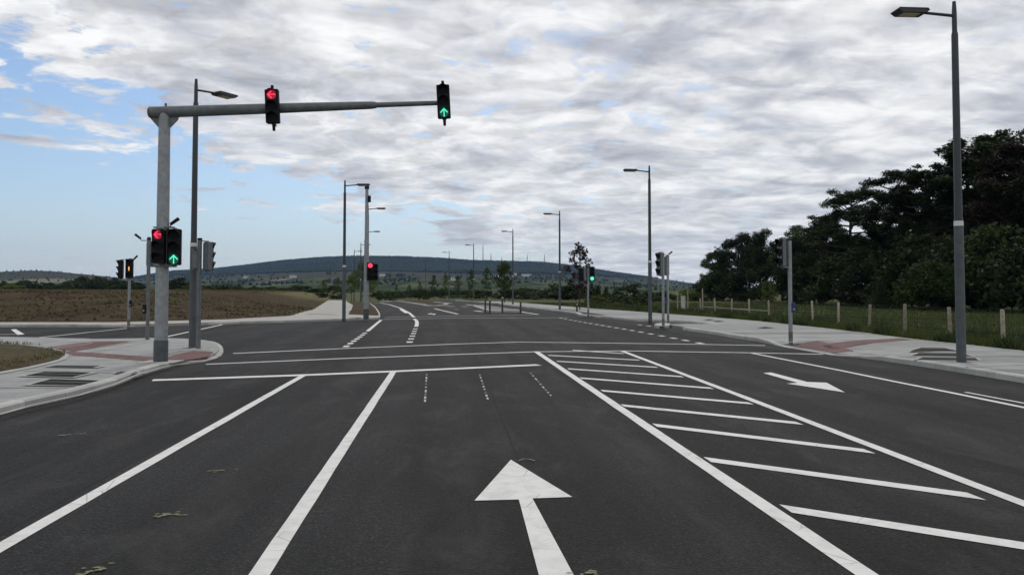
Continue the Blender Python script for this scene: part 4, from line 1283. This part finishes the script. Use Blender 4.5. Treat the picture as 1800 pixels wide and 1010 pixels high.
plant('purple_tree', g(1019, 547), up(428, 62), 'sapling', L_PURP, 'purple-leaved young tree beside the green signal', 'tree', None, 1.0, 86, .19, 480, refH=5)
# right-hand hedges
for xp, top, d, wd, mt, lab in [(945, 508, 150, 1.5, L_DARK, 'dark hedge mass left of the third right lamp post'), (978, 498, 135, 1.5, L_HEDGE, 'large rounded shrub behind the third right lamp post'), (1012, 497, 132, 1.3, L_DARK, 'large dark shrub behind the purple tree'), (905, 509, 165, 1.4, L_DARK, 'dark shrub behind the median stakes'),
                            (1110, 498, 120, 1.2, L_DARK, 'dark rounded tree left of the second right lamp post'), (1066, 512, 110, 1.3, L_MID, 'light green shrub right of the green signal'), (1090, 514, 95, 1.3, L_HEDGE, 'low scrub in front of the dark rounded tree'), (1140, 511, 105, 1.2, L_HEDGE, 'green scrub behind the second right lamp post'),
                            (1165, 509, 115, 1.1, L_MID, 'green scrub behind the pair of signal posts'), (1205, 507, 120, 1.3, L_YELL, 'bright green bush before the wood by the concrete gate pillar'), (1228, 511, 115, .9, L_MID, 'small green bush touching the end of the wood'), (1045, 517, 90, 1.2, L_YELL, 'low yellow-green scrub behind the green signal'), (1120, 519, 80, 1.2, L_MID, 'low scrub on the verge by the second right lamp post')]:
    H = up(top, d)
    plant('hedge_shrub', at(xp, d), H, 'bush', mt, lab, 'shrub', None, 2.0, 91 + int(xp) % 3, .25, 260, refH=2.2, wide=wd * 1.25 / max(1, H / 2.2) ** .5)
for xp, top, lab in [(1040, 497, 'small pointed conifer right behind the green signal'), (1051, 501, 'middle pointed conifer right of the green signal'), (1065, 504, 'shortest pointed conifer left of the dark rounded tree')]:
    plant('conifer', at(xp, 140), up(top, 140), 'conifer', L_DARK, lab, 'tree', None, 1.2, 95, .25, 300, refH=3)

# ------------------------------------------------------------------ grasses (nobody could count them)
def grass(name, pts, h, mat, label, seed):
    rg = np.random.default_rng(seed)
    n = len(pts)
    P_ = np.asarray(pts)
    a = rg.uniform(0, 6.28, n); w_ = rg.uniform(.5, 1.2, n) * h * .12
    hh = rg.uniform(.5, 1.3, n) * h
    lean = rg.normal(size=(n, 2)) * .35 * hh[:, None]
    A = P_ + np.stack([np.cos(a) * w_, np.sin(a) * w_, np.zeros(n)], 1)
    Bq = P_ - np.stack([np.cos(a) * w_, np.sin(a) * w_, np.zeros(n)], 1)
    T = P_ + np.concatenate([lean, hh[:, None]], 1)
    V_ = np.stack([A, Bq, T], 1).reshape(-1, 3)
    me = bpy.data.meshes.new(name)
    me.vertices.add(3 * n); me.vertices.foreach_set('co', V_.ravel())
    me.loops.add(3 * n); me.loops.foreach_set('vertex_index', np.arange(3 * n))
    me.polygons.add(n); me.polygons.foreach_set('loop_start', np.arange(n) * 3); me.polygons.foreach_set('loop_total', np.full(n, 3))
    me.update(calc_edges=True)
    return tag(link(name, me, mat), label, 'grass', kind='stuff')
rg = np.random.default_rng(21)
pts = []
for _ in range(90000):
    s_ = rg.uniform(12, 95) if rg.random() < .7 else rg.uniform(12, 45)
    off = rg.random() ** 1.6 * 30 + .05
    p = sc(s_, interp(s_, bs_, bc_) + off)
    if mnoise.noise((p.x * .25, p.y * .25, 3)) + rg.uniform(-.5, .5) > -.25:
        pts.append((p.x, p.y, .1))
grass('meadow_grass', pts, .2, L_GRASS, 'green meadow grass between the footpath and the wood', 1)
pts = []
for _ in range(26000):
    y = rg.uniform(39, 75); x = rg.uniform(-1.0 * y, -.22 * y)
    if bank_dist(x, y) > .2 and mnoise.noise((x * .3, y * .3, 8)) + rg.uniform(-.4, .4) > .12:
        pts.append((x, y, bank_z(x, y) - .02))
grass('bank_weeds', pts, .14, L_CLOD, 'sparse weeds on the bare soil bank', 2)
pts = []
for _ in range(60000):
    y = rg.uniform(95, 220) ; x = rg.uniform(-1.0 * y, -.24 * y)
    if bank_dist(x, y) > 8: pts.append((x, y, bank_z(x, y) - .05))
grass('dry_grass', pts, .3, L_DRY, 'dry straw-coloured grass on top of the field', 3)
pts = []
for _ in range(7000):
    y = rg.uniform(38, 70); x = rg.uniform(-1.0 * y, -.22 * y)
    if bank_dist(x, y) > .15 and mnoise.noise((x * .5, y * .5, 4)) > -.1: pts.append((x, y, bank_z(x, y)))
o_ = blobs('soil_clods', pts, rg.uniform(.05, .2, len(pts)) * rg.uniform(.4, 1, len(pts)), M_SOIL)
tag(o_, 'loose clods and stones strewn over the soil bank', 'soil')
pts = []
for _ in range(30000):
    s_ = rg.uniform(12, 80)
    off = abs(rg.normal(0, .12)) + .02 if rg.random() < .3 else rg.normal(2.6, .5) if rg.random() < .5 else rg.uniform(.5, 26)
    p = sc(s_, interp(s_, bs_, bc_) + max(off, .02))
    if mnoise.noise((p.x * .8, p.y * .8, 6)) > .12: pts.append((p.x, p.y, .1))
grass('tall_grass', pts, .34, L_HEDGE, 'taller ragged tufts along the fence and path edge', 6)
pts = []
bx0, by0, bx1, by1 = min(p.x for p in bedP), min(p.y for p in bedP), max(p.x for p in bedP), max(p.y for p in bedP)
polyb = ccw([(p.x, p.y) for p in bedP])
def inside(p, poly):
    c = False
    for i in range(len(poly)):
        a, b = poly[i], poly[i - 1]
        if (a[1] > p[1]) != (b[1] > p[1]) and p[0] < (b[0] - a[0]) * (p[1] - a[1]) / (b[1] - a[1]) + a[0]: c = not c
    return c
for _ in range(16000):
    x, y = rg.uniform(max(bx0, -24), bx1), rg.uniform(by0, by1)
    if inside((x, y), polyb) and mnoise.noise((x * .6, y * .6, 1)) > -.1: pts.append((x, y, CZ + .06))
grass('bed_weeds', pts, .09, L_CLOD, 'thin weeds sprouting in the soil bed by the left corner', 4)

# ------------------------------------------------------------------ fence
def fence():
    pp = [(1764, 604, 553), (1671, 597, 548), (1591, 586, 543), (1528, 578, 540), (1474, 572, 537), (1429, 567, 534.5), (1390, 562.5, 533), (1352, 558.5, 532.5), (1317, 555.5, 531), (1286, 553, 531), (1257, 550.5, 530.5), (1232, 548.3, 530)]
    base = [g(a, b, .1) for a, b, c in pp]
    base = [base[0] + (base[0] - base[1]) * 2, base[0] + (base[0] - base[1])] + base
    t = thing('post_and_wire_fence', base[0], 'timber post and wire mesh fence along the meadow behind the footpath', 'fence')
    o = base[0]
    heights = []
    for i, b in enumerate(base):
        h = 1.0 + rr_.uniform(-.04, .05)
        heights.append(h)
        mb = MB(); q = b - o
        lean = Vector((rr_.uniform(-.05, .05), rr_.uniform(-.03, .03), 0))
        r = .06 if i < 6 else .055
        mb.tube([q + Vector((0, 0, -.15)), q + Vector((0, 0, h * .5)) + lean * .5, q + Vector((0, 0, h - .02)) + lean, q + Vector((0, 0, h)) + lean], [r, r * .97, r * .93, r * .75], 8)
        mb.obj('post', M_WOOD, t, True)
    for zf in (.98, .82, .66, .5, .36, .22, .1):
        mb = MB()
        for i in range(len(base) - 1):
            a, b = base[i] - o, base[i + 1] - o
            m_ = a.lerp(b, .5)
            sag = -.03 if zf > .7 else -.01
            mb.tube([a + Vector((0, 0, zf)), m_ + Vector((0, 0, zf + sag)), b + Vector((0, 0, zf))], [.0035] * 3, 3, False)
        mb.obj('wire', M_WIRE, t)
    mb = MB()
    for i in range(len(base) - 1):
        a, b = base[i] - o, base[i + 1] - o
        n = int((b - a).length / .2)
        for k in range(1, n):
            q = a.lerp(b, k / n)
            mb.tube([q + Vector((0, 0, .1)), q + Vector((0, 0, .8))], [.002, .002], 3, False)
    mb.obj('wire_mesh', M_WIRE, t)['kind'] = 'stuff'
    for i in range(9, len(base) - 1):       # low timber rail at the far end
        a, b = base[i] - o, base[i + 1] - o
        mb = MB(); d = (b - a)
        mb.tube([a + Vector((0, -.07, .38)), b + Vector((0, -.07, .38))], [.04, .04], 5)
        mb.obj('rail', M_WOOD, t)
fence()
# gate pillar and field gate posts near the end of the wood
p = g(1201, 548, .1)
t = thing('gate_pillar', p, 'pale concrete gate pillar on the meadow edge', 'pillar')
mb = MB(); mb.box((0, 0, .55), (.26, .26, 1.1), bev=.02); mb.obj('shaft', M_KERB, t)
mb = MB(); mb.box((0, 0, 1.13), (.32, .32, .06), bev=.01); mb.obj('cap', M_EDGE, t)
for xp, h, lab in [(1191, 1.5, 'slim timber gate post left of the concrete pillar'), (1209, 1.6, 'slim timber gate post right of the concrete pillar'), (1235, 1.7, 'tall timber post at the end of the wire fence')]:
    t = thing('gate_post', g(xp, 547, .1), lab, 'post')
    mb = MB(); mb.tube([(0, 0, -.1), (.01, 0, h * .5), (0, 0, h)], [.05, .046, .042], 8); mb.obj('timber', M_WOOD, t, True)
    mb = MB(); mb.tube([(-.02, -.07, h * .7), (.05, -.09, h * .7)], [.02, .02], 6); mb.obj('hinge_pin', M_GALVD, t)

# ------------------------------------------------------------------ street lamps
def make_lamp():
    t = thing('street_lamp', (0, 0, 0), 'lamp', 'street lamp', 'street lamps along the road')
    mb = MB(); mb.tube([(0, 0, -.1), (0, 0, 3.02)], [.095, .09], 14); mb.obj('lower_pole', M_LAMPL, t, True)
    mb = MB(); mb.tube([(0, 0, 2.99), (0, 0, 3.1)], [.093, .091], 14); mb.obj('white_band', M_BAND, t, True)
    mb = MB(); mb.tube([(0, 0, 3.08), (0, 0, 3.2), (0, 0, 7.25), (0, 0, 7.32)], [.088, .078, .066, .052], 14); mb.obj('upper_pole', M_LAMP, t, True)
    mb = MB(); mb.tube([(0, 0, 7.3), (0, 0, 7.75), (0, 0, 8.0)], [.05, .048, .035], 12); mb.obj('spigot', M_LAMP, t, True)
    mb = MB(); mb.box((0, -.42, .8 + 0), (.5, .012, .3)) if False else None
    mb = MB(); mb.tube([(.03, 0, 7.68), (.6, 0, 7.73), (.72, 0, 7.74)], [.035, .032, .03], 10); mb.obj('arm', M_LAMP, t, True)
    mb = MB()
    pr = [(.62, .0), (.68, -.055), (1.2, -.055), (1.3, .02), (1.27, .05), (.66, .045)]
    z0 = 7.745
    vs, fs = [], []
    for y, k in ((-.15, .9), (-.17, 1), (.17, 1), (.15, .9)):
        for x_, z_ in pr:
            vs.append((.96 + (x_ - .96) * (1 if k == 1 else .97), y, z0 + z_ * k))
    n = len(pr)
    for q in range(3):
        for i in range(n):
            j = (i + 1) % n
            fs.append((q * n + i, q * n + j, (q + 1) * n + j, (q + 1) * n + i))
    fs += [tuple(range(n - 1, -1, -1)), tuple(range(3 * n, 4 * n))]
    mb.add(vs, [f[::-1] for f in fs])
    lum = mb.obj('luminaire', M_LAMP, t)
    mb = MB(); mb.box((.98, 0, z0 - .062), (.36, .22, .012)); mb.obj('glass_panel', M_PANEL, lum)
    mb = MB(); mb.box((0, -.094, .75), (.1, .012, .42), bev=.004); mb.obj('access_door', M_LAMPL, t)
    mb = MB(); mb.box((0, 0, .0), (.36, .36, .02)); mb.obj('base_plate', M_LAMPL, t)
    return t
lamp0 = make_lamp()
first = [True]
def lamp(loc, az, label, z=.12, H=8.0, no_band=False):
    t = lamp0 if first[0] else copy_tree(lamp0)
    first[0] = False
    t.location = (loc.x, loc.y, z)
    t.rotation_euler = (0, 0, az)
    t.scale = (1, 1, H / 8.0)
    t['label'] = label
    return t
TOWARD_L = math.atan2(V.y, V.x) + math.pi
TOWARD_R = math.atan2(V.y, V.x)
def lamp_px(xp, ybase, ytop, az, label, z=.12):
    p = g(xp, ybase, z)
    return lamp(p, az, label, z, up(ytop, p.y) - z)
lamp_px(1690, 636, -3, TOWARD_L - .03, 'tall grey street lamp on the right footpath beside the three dark covers')
lamp_px(1143, 564, 290, TOWARD_L, 'street lamp on the right footpath next to the signal post on its own island')
lamp_px(984, 544, 370, TOWARD_L, 'street lamp in the mulch strip left of the purple-leaved tree')
for xp, d, top, lab in [(901.5, 88, 402, 'street lamp beside the round-crowned sapling and dark stakes'), (832.5, 122, 427, 'street lamp just left of the tallest hill mast'), (789.5, 148, 440.5, 'smallest street lamp at the end of the right row')]:
    lamp(at(xp, d), TOWARD_L, lab, 0, up(top, d))
lamp_px(338, 611, 136, R(61), 'tall dark street lamp on the left corner behind the signal arm', CZ)
lamp_px(604.5, 561, 316, TOWARD_R, 'dark street lamp on the far path left of the camera pole')
for xp, d, top, lab in [(646.5, 59.5, 361, 'street lamp whose arm shows halfway up the camera pole'), (646, 84, 403, 'street lamp whose small arm shows low on the camera pole'), (634, 108, 427, 'farther small street lamp left of the camera pole'), (622.5, 128, 439, 'farthest small street lamp left of the camera pole')]:
    lamp(at(xp, d), TOWARD_R, lab, .05, up(top, d))
for xp, d, top, lab in [(748, 190, 455, 'thin dark lamp seen end-on in front of the hill between saplings'), (706, 240, 470, 'thin lamp seen end-on beside a short sapling'), (580.5, 230, 468, 'thin lamp seen end-on left of the second lamp post'), (549, 300, 483, 'distant thin lamp beyond the far path'), (462, 330, 489, 'distant stubby lamp on the field edge left of the path'), (664, 290, 485, 'faint thin lamp right of the red signal pole')]:
    t = lamp(at(xp, d), R(90), lab, .05, up(top, d))
    t['group'] = 'distant lamps seen end-on against the hill'

# ------------------------------------------------------------------ traffic signals
def disc(mb, c, r, n=20, depth=.01, ydir=-1):
    vs = [(c[0] + math.cos(2 * math.pi * k / n) * r, c[1], c[2] + math.sin(2 * math.pi * k / n) * r) for k in range(n)]
    vs += [(v[0], v[1] + ydir * depth, v[2]) for v in vs]
    fs = [tuple(range(n, 2 * n))] + [(k, (k + 1) % n, n + (k + 1) % n, n + k) for k in range(n)]
    mb.add(vs, fs)
def poly_xz(mb, pts, y, th=.004):
    n = len(pts)
    vs = [(p[0], y, p[1]) for p in pts] + [(p[0], y - th, p[1]) for p in pts]
    mb.add(vs, [tuple(range(n, 2 * n))] + [(k, (k + 1) % n, n + (k + 1) % n, n + k) for k in range(n)])
def signal_head(parent, pos, phi, lit=None, n=3, h=.76, wd=.285, body=None, tilt=0.0, visor=.13):
    """a head whose lenses look along local -Y; lit = (row, kind)"""
    rot = Matrix.Translation(pos) @ Matrix.Rotation(phi, 4, 'Z') @ Matrix.Rotation(tilt, 4, 'Y')
    mb = MB()
    mb.box((0, 0, 0), (wd, .13, h), bev=.02)
    mb.box((0, .075, 0), (wd * .7, .03, h * .9))
    hd = mb.obj('signal_head', body or M_BLACK, parent)
    hd.matrix_local = rot
    # backing rim
    mb = MB()
    for sx in (-1, 1): mb.box((sx * (wd / 2 - .008), -.072, 0), (.014, .016, h * .97))
    for sz in (-1, 1): mb.box((0, -.072, sz * (h / 2 - .014)), (wd - .05, .016, .014))
    mb.obj('rim', M_BLACK, hd)
    step_ = h / n
    rl = min(step_ * .42, wd * .38)
    for k in range(n):
        zc = h / 2 - step_ * (k + .5)
        on = lit if lit and lit[0] == k else None
        mb = MB(); disc(mb, (0, -.062, zc), rl, 20, .01)
        if on and on[1] == 'red_disc': mt = M_RED
        elif on and on[1] == 'red_arrow': mt = M_REDG
        elif on and on[1] == 'green_disc': mt = M_GREEN
        elif on and on[1] == 'green_arrow': mt = M_GREENG
        else: mt = M_LENS
        mb.obj('lens', mt, hd)
        # visor: a hood over the upper part of the lens, deeper at the top
        mb = MB()
        vs, fs = [], []
        m_ = 12
        for i in range(m_ + 1):
            a = R(-20) + R(220) * i / m_
            dep = visor * (.35 + .65 * max(0, math.sin(a)))
            for rr2, dp in ((rl + .012, 0), (rl + .012, dep), (rl + .004, dep), (rl + .004, 0)):
                vs.append((math.cos(a) * rr2, -.066 - dp, zc + math.sin(a) * rr2))
        for i in range(m_):
            for q in range(3):
                fs.append((i * 4 + q, i * 4 + q + 1, (i + 1) * 4 + q + 1, (i + 1) * 4 + q))
        mb.add(vs, fs); mb.obj('visor', M_BLACK, hd)
        if on:
            mb = MB(); e = rl * .92; t_ = rl * .2; y0 = -.0735
            if on[1] == 'red_arrow':
                poly_xz(mb, [(-e, zc), (-e + t_ * 1.3, zc + t_ * .0 + .0), (e * .9, zc - t_ * .55), (e * .9, zc + t_ * .55), (-e + t_ * 2.0, zc + t_ * .55), (-e + t_ * 1.3, zc)][1:5], y0)
                for sg in (1, -1):
                    poly_xz(mb, [(-e, zc), (-e + t_ * 1.3, zc)] [:1] + [(-e * .05, zc + sg * e * .85), (e * .12, zc + sg * e * .7), (-e + t_ * 1.7, zc)], y0 - .002 * (2 + sg))
                mb.obj('lit_arrow', M_RED, hd)
            elif on[1] == 'green_arrow':
                poly_xz(mb, [(-t_ * .5, zc - e), (t_ * .5, zc - e), (t_ * .5, zc + e - t_ * 1.7), (-t_ * .5, zc + e - t_ * 1.7)], y0)
                for sg in (1, -1):
                    poly_xz(mb, [(0, zc + e), (sg * e * .9, zc + e * .02), (sg * e * .72, zc - e * .16), (0, zc + e - t_ * 1.9)], y0 - .002 * (2 + sg))
                mb.obj('lit_arrow', M_GREEN, hd)
            elif on[1] == 'amber_man':
                disc(mb, (0, y0, zc + e * .68), e * .2, 10, .003)
                poly_xz(mb, [(-e * .26, zc + e * .42), (e * .26, zc + e * .42), (e * .3, zc - e * .1), (e * .16, zc - e * .1), (e * .18, zc - e * .9), (e * .03, zc - e * .9), (0, zc - e * .3), (-e * .03, zc - e * .9), (-e * .18, zc - e * .9), (-e * .16, zc - e * .1), (-e * .3, zc - e * .1)], y0)
                mb.obj('lit_figure', M_AMBER, hd)
    # brackets to the post
    mb = MB()
    for sz in (-1, 1):
        mb.box((0, .09, sz * (h / 2 + .012)), (.06, .2, .024))
    mb.obj('bracket', M_GALVD, hd)
    return hd
def detector(parent, pos, phi, reach):
    """small presence detector on a cranked arm"""
    d = Vector((math.cos(phi), math.sin(phi), 0))
    p0 = Vector(pos)
    mb = MB(); mb.tube([p0, p0 + d * reach, p0 + d * (reach + .02) + Vector((0, 0, .07))], [.012, .012, .012], 6)
    o = mb.obj('detector_arm', M_BLACK, parent)
    mb = MB(); q = p0 + d * (reach + .02) + Vector((0, 0, .1))
    mb.tube([q - d * .01 + Vector((0, 0, -.04)), q + d * .16 + Vector((0, 0, .09))], [.035, .04], 8)
    mb.obj('detector', M_BLACK, parent)
def post(xp, yp, ytop, label, z=.12, mat=None, r=.057, group='signal posts around the junction'):
    p = g(xp, yp, z)
    t = thing('signal_post', (p.x, p.y, z), label, 'traffic signal', group)
    H = up(ytop, p.y) - z
    mb = MB(); mb.tube([(0, 0, -.1), (0, 0, H - .03)], [r, r], 14); mb.obj('pole', mat or M_GALV, t, True)
    mb = MB(); mb.tube([(0, 0, H - .06), (0, 0, H - .01), (0, 0, H)], [r * 1.12, r * 1.12, r * .7], 14); mb.obj('cap', M_BLACK, t, True)
    mb = MB(); mb.tube([(0, 0, -.02), (0, 0, .3)], [r * 1.06, r * 1.06], 14); mb.obj('base_sleeve', M_GALVD, t, True)
    mb = MB(); mb.box((0, 0, .004), (.42, .42, .016), bev=.004); mb.obj('foot_plate', M_EDGE, t)
    return t, H, p
def zh(py, p, z=.12): return up(py, p.y) - z
def button(t, side, z, mat):
    mb = MB(); mb.box((side * .09, -.03, z), (.09, .12, .28), bev=.012); b = mb.obj('push_button_unit', mat, t)
    mb = MB(); disc(mb, (side * .09, -.09, z - .05), .03, 12, .012); mb.obj('button', M_GALV, b)

# A: amber man, far side of the side road
t, H, p = post(226, 573.5, 456, 'slim signal post across the side road showing an amber figure')
signal_head(t, (-.36, 0, zh(473, p)), R(-78), h=.78)
signal_head(t, (.07, -.14, zh(472, p)), R(4), (1, 'amber_man'), h=.8)
detector(t, (.08, 0, H - .04), R(-20), .12)
button(t, 1, .95, M_BLACK)
# B: behind the mast, seen from the back, detector on a long arm
t, H, p = post(259, 598, 418, 'grey signal post just behind the mast, its head turned away', z=.06, mat=M_GALVD)
signal_head(t, (.02, .13, zh(446, p, .06)), R(172), h=.76, body=M_GREYBOX)
detector(t, (0, 0, H - .08), R(185), .24)
button(t, -1, .98, M_BLACK)
mb = MB(); mb.tube([(0, 0, H - .06), (0, 0, H + .03)], [.062, .05], 12); mb.obj('green_cap', M_GRAILS, t, True)
# D: next to the left corner lamp
t, H, p = post(348.5, 613, 418, 'signal post beside the left corner lamp with hooded lenses facing away', z=CZ, mat=M_GALVD)
signal_head(t, (.2, .06, zh(450, p, CZ)), R(138), h=.76, body=M_GREYBOX)
signal_head(t, (-.09, .0, zh(456, p, CZ)), R(176), n=2, h=.5, wd=.16, body=M_GREYBOX)
# F: green light by the purple tree
t, H, p = post(1034, 554, 469, 'signal post with a green light beside the purple-leaved tree')
signal_head(t, (.24, -.05, zh(481, p)), R(-4), (2, 'green_disc'), h=.86, wd=.3)
signal_head(t, (-.2, 0, zh(482, p)), R(-95), h=.8, body=M_GREYBOX)
signal_head(t, (-.42, .2, zh(482, p)), R(-120), h=.8)
button(t, 1, 1.0, M_BLACK)
# G: on the small island
t, H, p = post(1166, 572.5, 445, 'signal post standing alone on the small kerbed island')
signal_head(t, (-.14, -.06, zh(464, p)), R(-72), h=.98, wd=.32, body=M_GREYBOX)
mb = MB(); mb.tube([(-.16, 0, 1.62), (.2, 0, 1.62)], [.015, .015], 6); mb.obj('cross_bar', M_GALVD, t)
# H: behind it on the footpath, blue button
t, H, p = post(1174.5, 564.5, 448, 'signal post with blue button box behind the island post')
signal_head(t, (-.04, .16, zh(467, p)), R(170), h=.92, body=M_GREYBOX)
detector(t, (0, 0, H - .02), R(10), .05)
mb = MB(); mb.tube([(-.2, 0, H), (0, 0, H)], [.012, .012], 6); mb.obj('cross_bar', M_GALVD, t)
button(t, -1.4, 1.0, M_BLUE)
# I: right footpath by the tactile paving
t, H, p = post(1390, 601, 419, 'lone signal post on the right footpath beside the red tactile paving')
signal_head(t, (-.23, 0, zh(444, p)), R(-76), h=.82, wd=.3, body=M_GREYBOX)
mb = MB(); mb.box((-.12, 0, zh(444, p) - .42), (.2, .05, .03)); mb.box((-.12, 0, zh(444, p) + .42), (.2, .05, .03)); mb.obj('head_bracket', M_GALV, t)
button(t, .75, 1.0, M_BLUE)
# E: camera pole with a red light
p = g(643.5, 559, .12)
t = thing('camera_pole', (p.x, p.y, .12), 'tall galvanised camera pole with a red traffic light', 'camera pole')
H = up(325, p.y) - .12
mb = MB(); mb.tube([(0, 0, -.1), (0, 0, 4.2)], [.14, .125], 14); mb.obj('lower_pole', M_GALV, t, True)
mb = MB(); mb.tube([(0, 0, 4.2), (0, 0, 4.3), (0, 0, H - .2)], [.125, .11, .085], 14); mb.obj('upper_pole', M_GALV, t, True)
mb = MB(); mb.tube([(0, 0, -.05), (0, 0, .5)], [.15, .15], 14); mb.obj('base_sleeve', M_SLEEVE, t, True)
mb = MB(); mb.tube([(0, 0, H - .2), (0, 0, H - .14)], [.13, .13], 12); mb.tube([(0, 0, H - .14), (0, 0, H - .05), (0, 0, H)], [.13, .12, .05], 12)
cm = mb.obj('camera_dome', M_BLACK, t, True)
mb = MB(); mb.box((.14, -.03, H - .75), (.16, .14, .36), bev=.02); mb.obj('sensor_box', M_BLACK, t)
mb = MB(); mb.box((.09, -.03, 3.5), (.1, .06, .06)); mb.obj('bracket', M_GALVD, t)
signal_head(t, (.24, -.12, up(477, p.y) - .12), R(3), (0, 'red_disc'), h=.98, wd=.34)
signal_head(t, (.44, .06, up(478, p.y) - .12), R(40), h=.9, wd=.3)

# C: the mast with the long arm
pm = g(282.5, 636, CZ)
mast = thing('signal_mast', (pm.x, pm.y, CZ), 'galvanised signal mast with a long arm reaching over the road', 'traffic signal')
Hm = up(195, pm.y) - CZ
mb = MB(); mb.tube([(0, 0, .42), (0, 0, Hm * .6), (0, 0, Hm)], [.135, .128, .118], 24); mb.obj('pole', M_GALV, mast, True)
mb = MB(); mb.tube([(0, 0, -.05), (0, 0, .44), (0, 0, .47)], [.148, .148, .138], 24); mb.obj('base_sleeve', M_SLEEVE, mast, True)
mb = MB(); mb.box((0, 0, .006), (.75, .62, .02), bev=.005); mb.obj('foot_plate', M_EDGE, mast)
ax = Vector((math.cos(R(3.0)) * V.x, math.cos(R(3.0)) * V.y, math.sin(R(3.0))))
a0 = Vector((0, 0, Hm + .0))
def arm_at(k): return a0 + ax * k
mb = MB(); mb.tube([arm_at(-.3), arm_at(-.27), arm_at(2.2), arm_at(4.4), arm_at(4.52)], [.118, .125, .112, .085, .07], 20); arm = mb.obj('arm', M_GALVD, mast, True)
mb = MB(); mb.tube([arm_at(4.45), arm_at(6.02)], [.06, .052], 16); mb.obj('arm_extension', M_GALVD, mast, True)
mb = MB(); mb.tube([arm_at(-.33), arm_at(-.295)], [.105, .128], 20); mb.obj('end_cap', M_SLEEVE, mast, True)
for sg in (-1, 1):
    mb = MB()
    d = Vector((V.x, V.y, 0)) * sg
    y_ = Vector((-V.y, V.x, 0)) * .02
    tri = [Vector((0, 0, Hm - .36)) + d * .1, Vector((0, 0, Hm - .08)) + d * .1, Vector((0, 0, Hm - .08)) + d * .3, Vector((0, 0, Hm - .16)) + d * .28]
    mb.add([q - y_ for q in tri] + [q + y_ for q in tri], [(3, 2, 1, 0), (4, 5, 6, 7), (0, 1, 5, 4), (1, 2, 6, 5), (2, 3, 7, 6), (3, 0, 4, 7)])
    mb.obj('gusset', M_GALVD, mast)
mb = MB(); mb.tube([(0.02, 0, Hm + .1), (0.02, 0, Hm + .19)], [.025, .025], 8); mb.obj('lifting_stub', M_GALVD, mast)
VA = math.atan2(V.y, V.x)
def arm_head(k, dz, lit):
    q = arm_at(k) + Vector((V.y, -V.x, 0)) * 0 - Vector((U.x, U.y, 0)) * .17 + Vector((0, 0, dz))
    hd = signal_head(mast, q, VA * .6, lit, h=.74, wd=.285, tilt=R(-3))
    mb = MB(); mb.tube([(0, .03, .36), (0, .03, .47)], [.035, .032], 10); mb.tube([(0, .03, -.36), (0, .03, -.4), (.0, .03, -.52)], [.06, .035, .03], 10)
    mb.tube([(0, .06, -.05), (0, .2, -.05)], [.05, .05], 8)
    mb.obj('mounting_stub', M_BLACK, hd, True)
arm_head(2.32, .0, (0, 'red_arrow'))
arm_head(6.0, -.02, (2, 'green_arrow'))
zc = up(433.5, pm.y) - CZ
signal_head(mast, (.03, -.22, zc), R(-6), (0, 'red_arrow'), h=.73, wd=.26)
signal_head(mast, (.31, -.13, zc - .015), R(13), (2, 'green_arrow'), h=.77, wd=.28, visor=.17)
detector(mast, (.15, 0, zc + .42), R(10), .0)
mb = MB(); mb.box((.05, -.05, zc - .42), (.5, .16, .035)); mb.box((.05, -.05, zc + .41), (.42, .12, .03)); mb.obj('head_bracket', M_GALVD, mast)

# ------------------------------------------------------------------ stakes and rail on the far median
for k, (xp, yb, yt, lab) in enumerate([(853, 547, 521, 'dark timber stake at the left end of the median, close to another'), (861, 548.5, 529, 'shorter dark stake beside the leftmost one'), (883, 547.5, 522, 'dark stake with pale top before the round-crowned sapling'), (915, 548.3, 530, 'dark stake at the right end of the median'), (1014, 548.5, 534, 'short brown stake with pale cap beside the purple tree')]):
    p = g(xp, yb, .1)
    t = thing('stake', p, lab, 'stake', 'stakes along the far road')
    h = (yb - yt) / F_PX * p.y
    mb = MB(); mb.tube([(0, 0, -.1), (.01, 0, h * .92)], [.07, .065], 8); mb.obj('shaft', M_STAKE, t, True)
    mb = MB(); mb.tube([(0.01, 0, h * .9), (.01, 0, h * .98), (.01, 0, h)], [.07, .07, .04], 8); mb.obj('top', M_EDGE if k in (2, 4) else M_STAKE, t, True)
p0, p1 = at(783, 150), at(817, 146)
t = thing('guard_rail', p0, 'low green guard rail at the end of the far median', 'rail')
mb = MB(); d = p1 - p0
mb.tube([Vector((0, 0, .62)), d + Vector((0, 0, .62))], [.05, .05], 6); mb.obj('top_rail', M_GRAILS, t)
for k in range(5):
    mb = MB(); q = d * (k / 4); mb.tube([q, q + Vector((0, 0, .62))], [.04, .04], 6); mb.obj('post', M_GRAILS, t)

# ------------------------------------------------------------------ haze: the air between here and the hills
mb = MB(); mb.box((0, 2100, 128), (8700, 4600, 262))
hz_o = mb.obj('haze', None)
hm = bpy.data.materials.new('haze'); hm.use_nodes = True
hm.node_tree.nodes.clear()
pv = hm.node_tree.nodes.new('ShaderNodeVolumePrincipled')
pv.inputs['Color'].default_value = (0.3, 0.58, 1.0, 1)
pv.inputs['Density'].default_value = 0.00006
pv.inputs['Anisotropy'].default_value = 0.0
om = hm.node_tree.nodes.new('ShaderNodeOutputMaterial')
hm.node_tree.links.new(pv.outputs[0], om.inputs['Volume'])
hz_o.data.materials.append(hm)
tag(hz_o, 'thin blue air haze over the whole landscape', 'haze', kind='stuff')
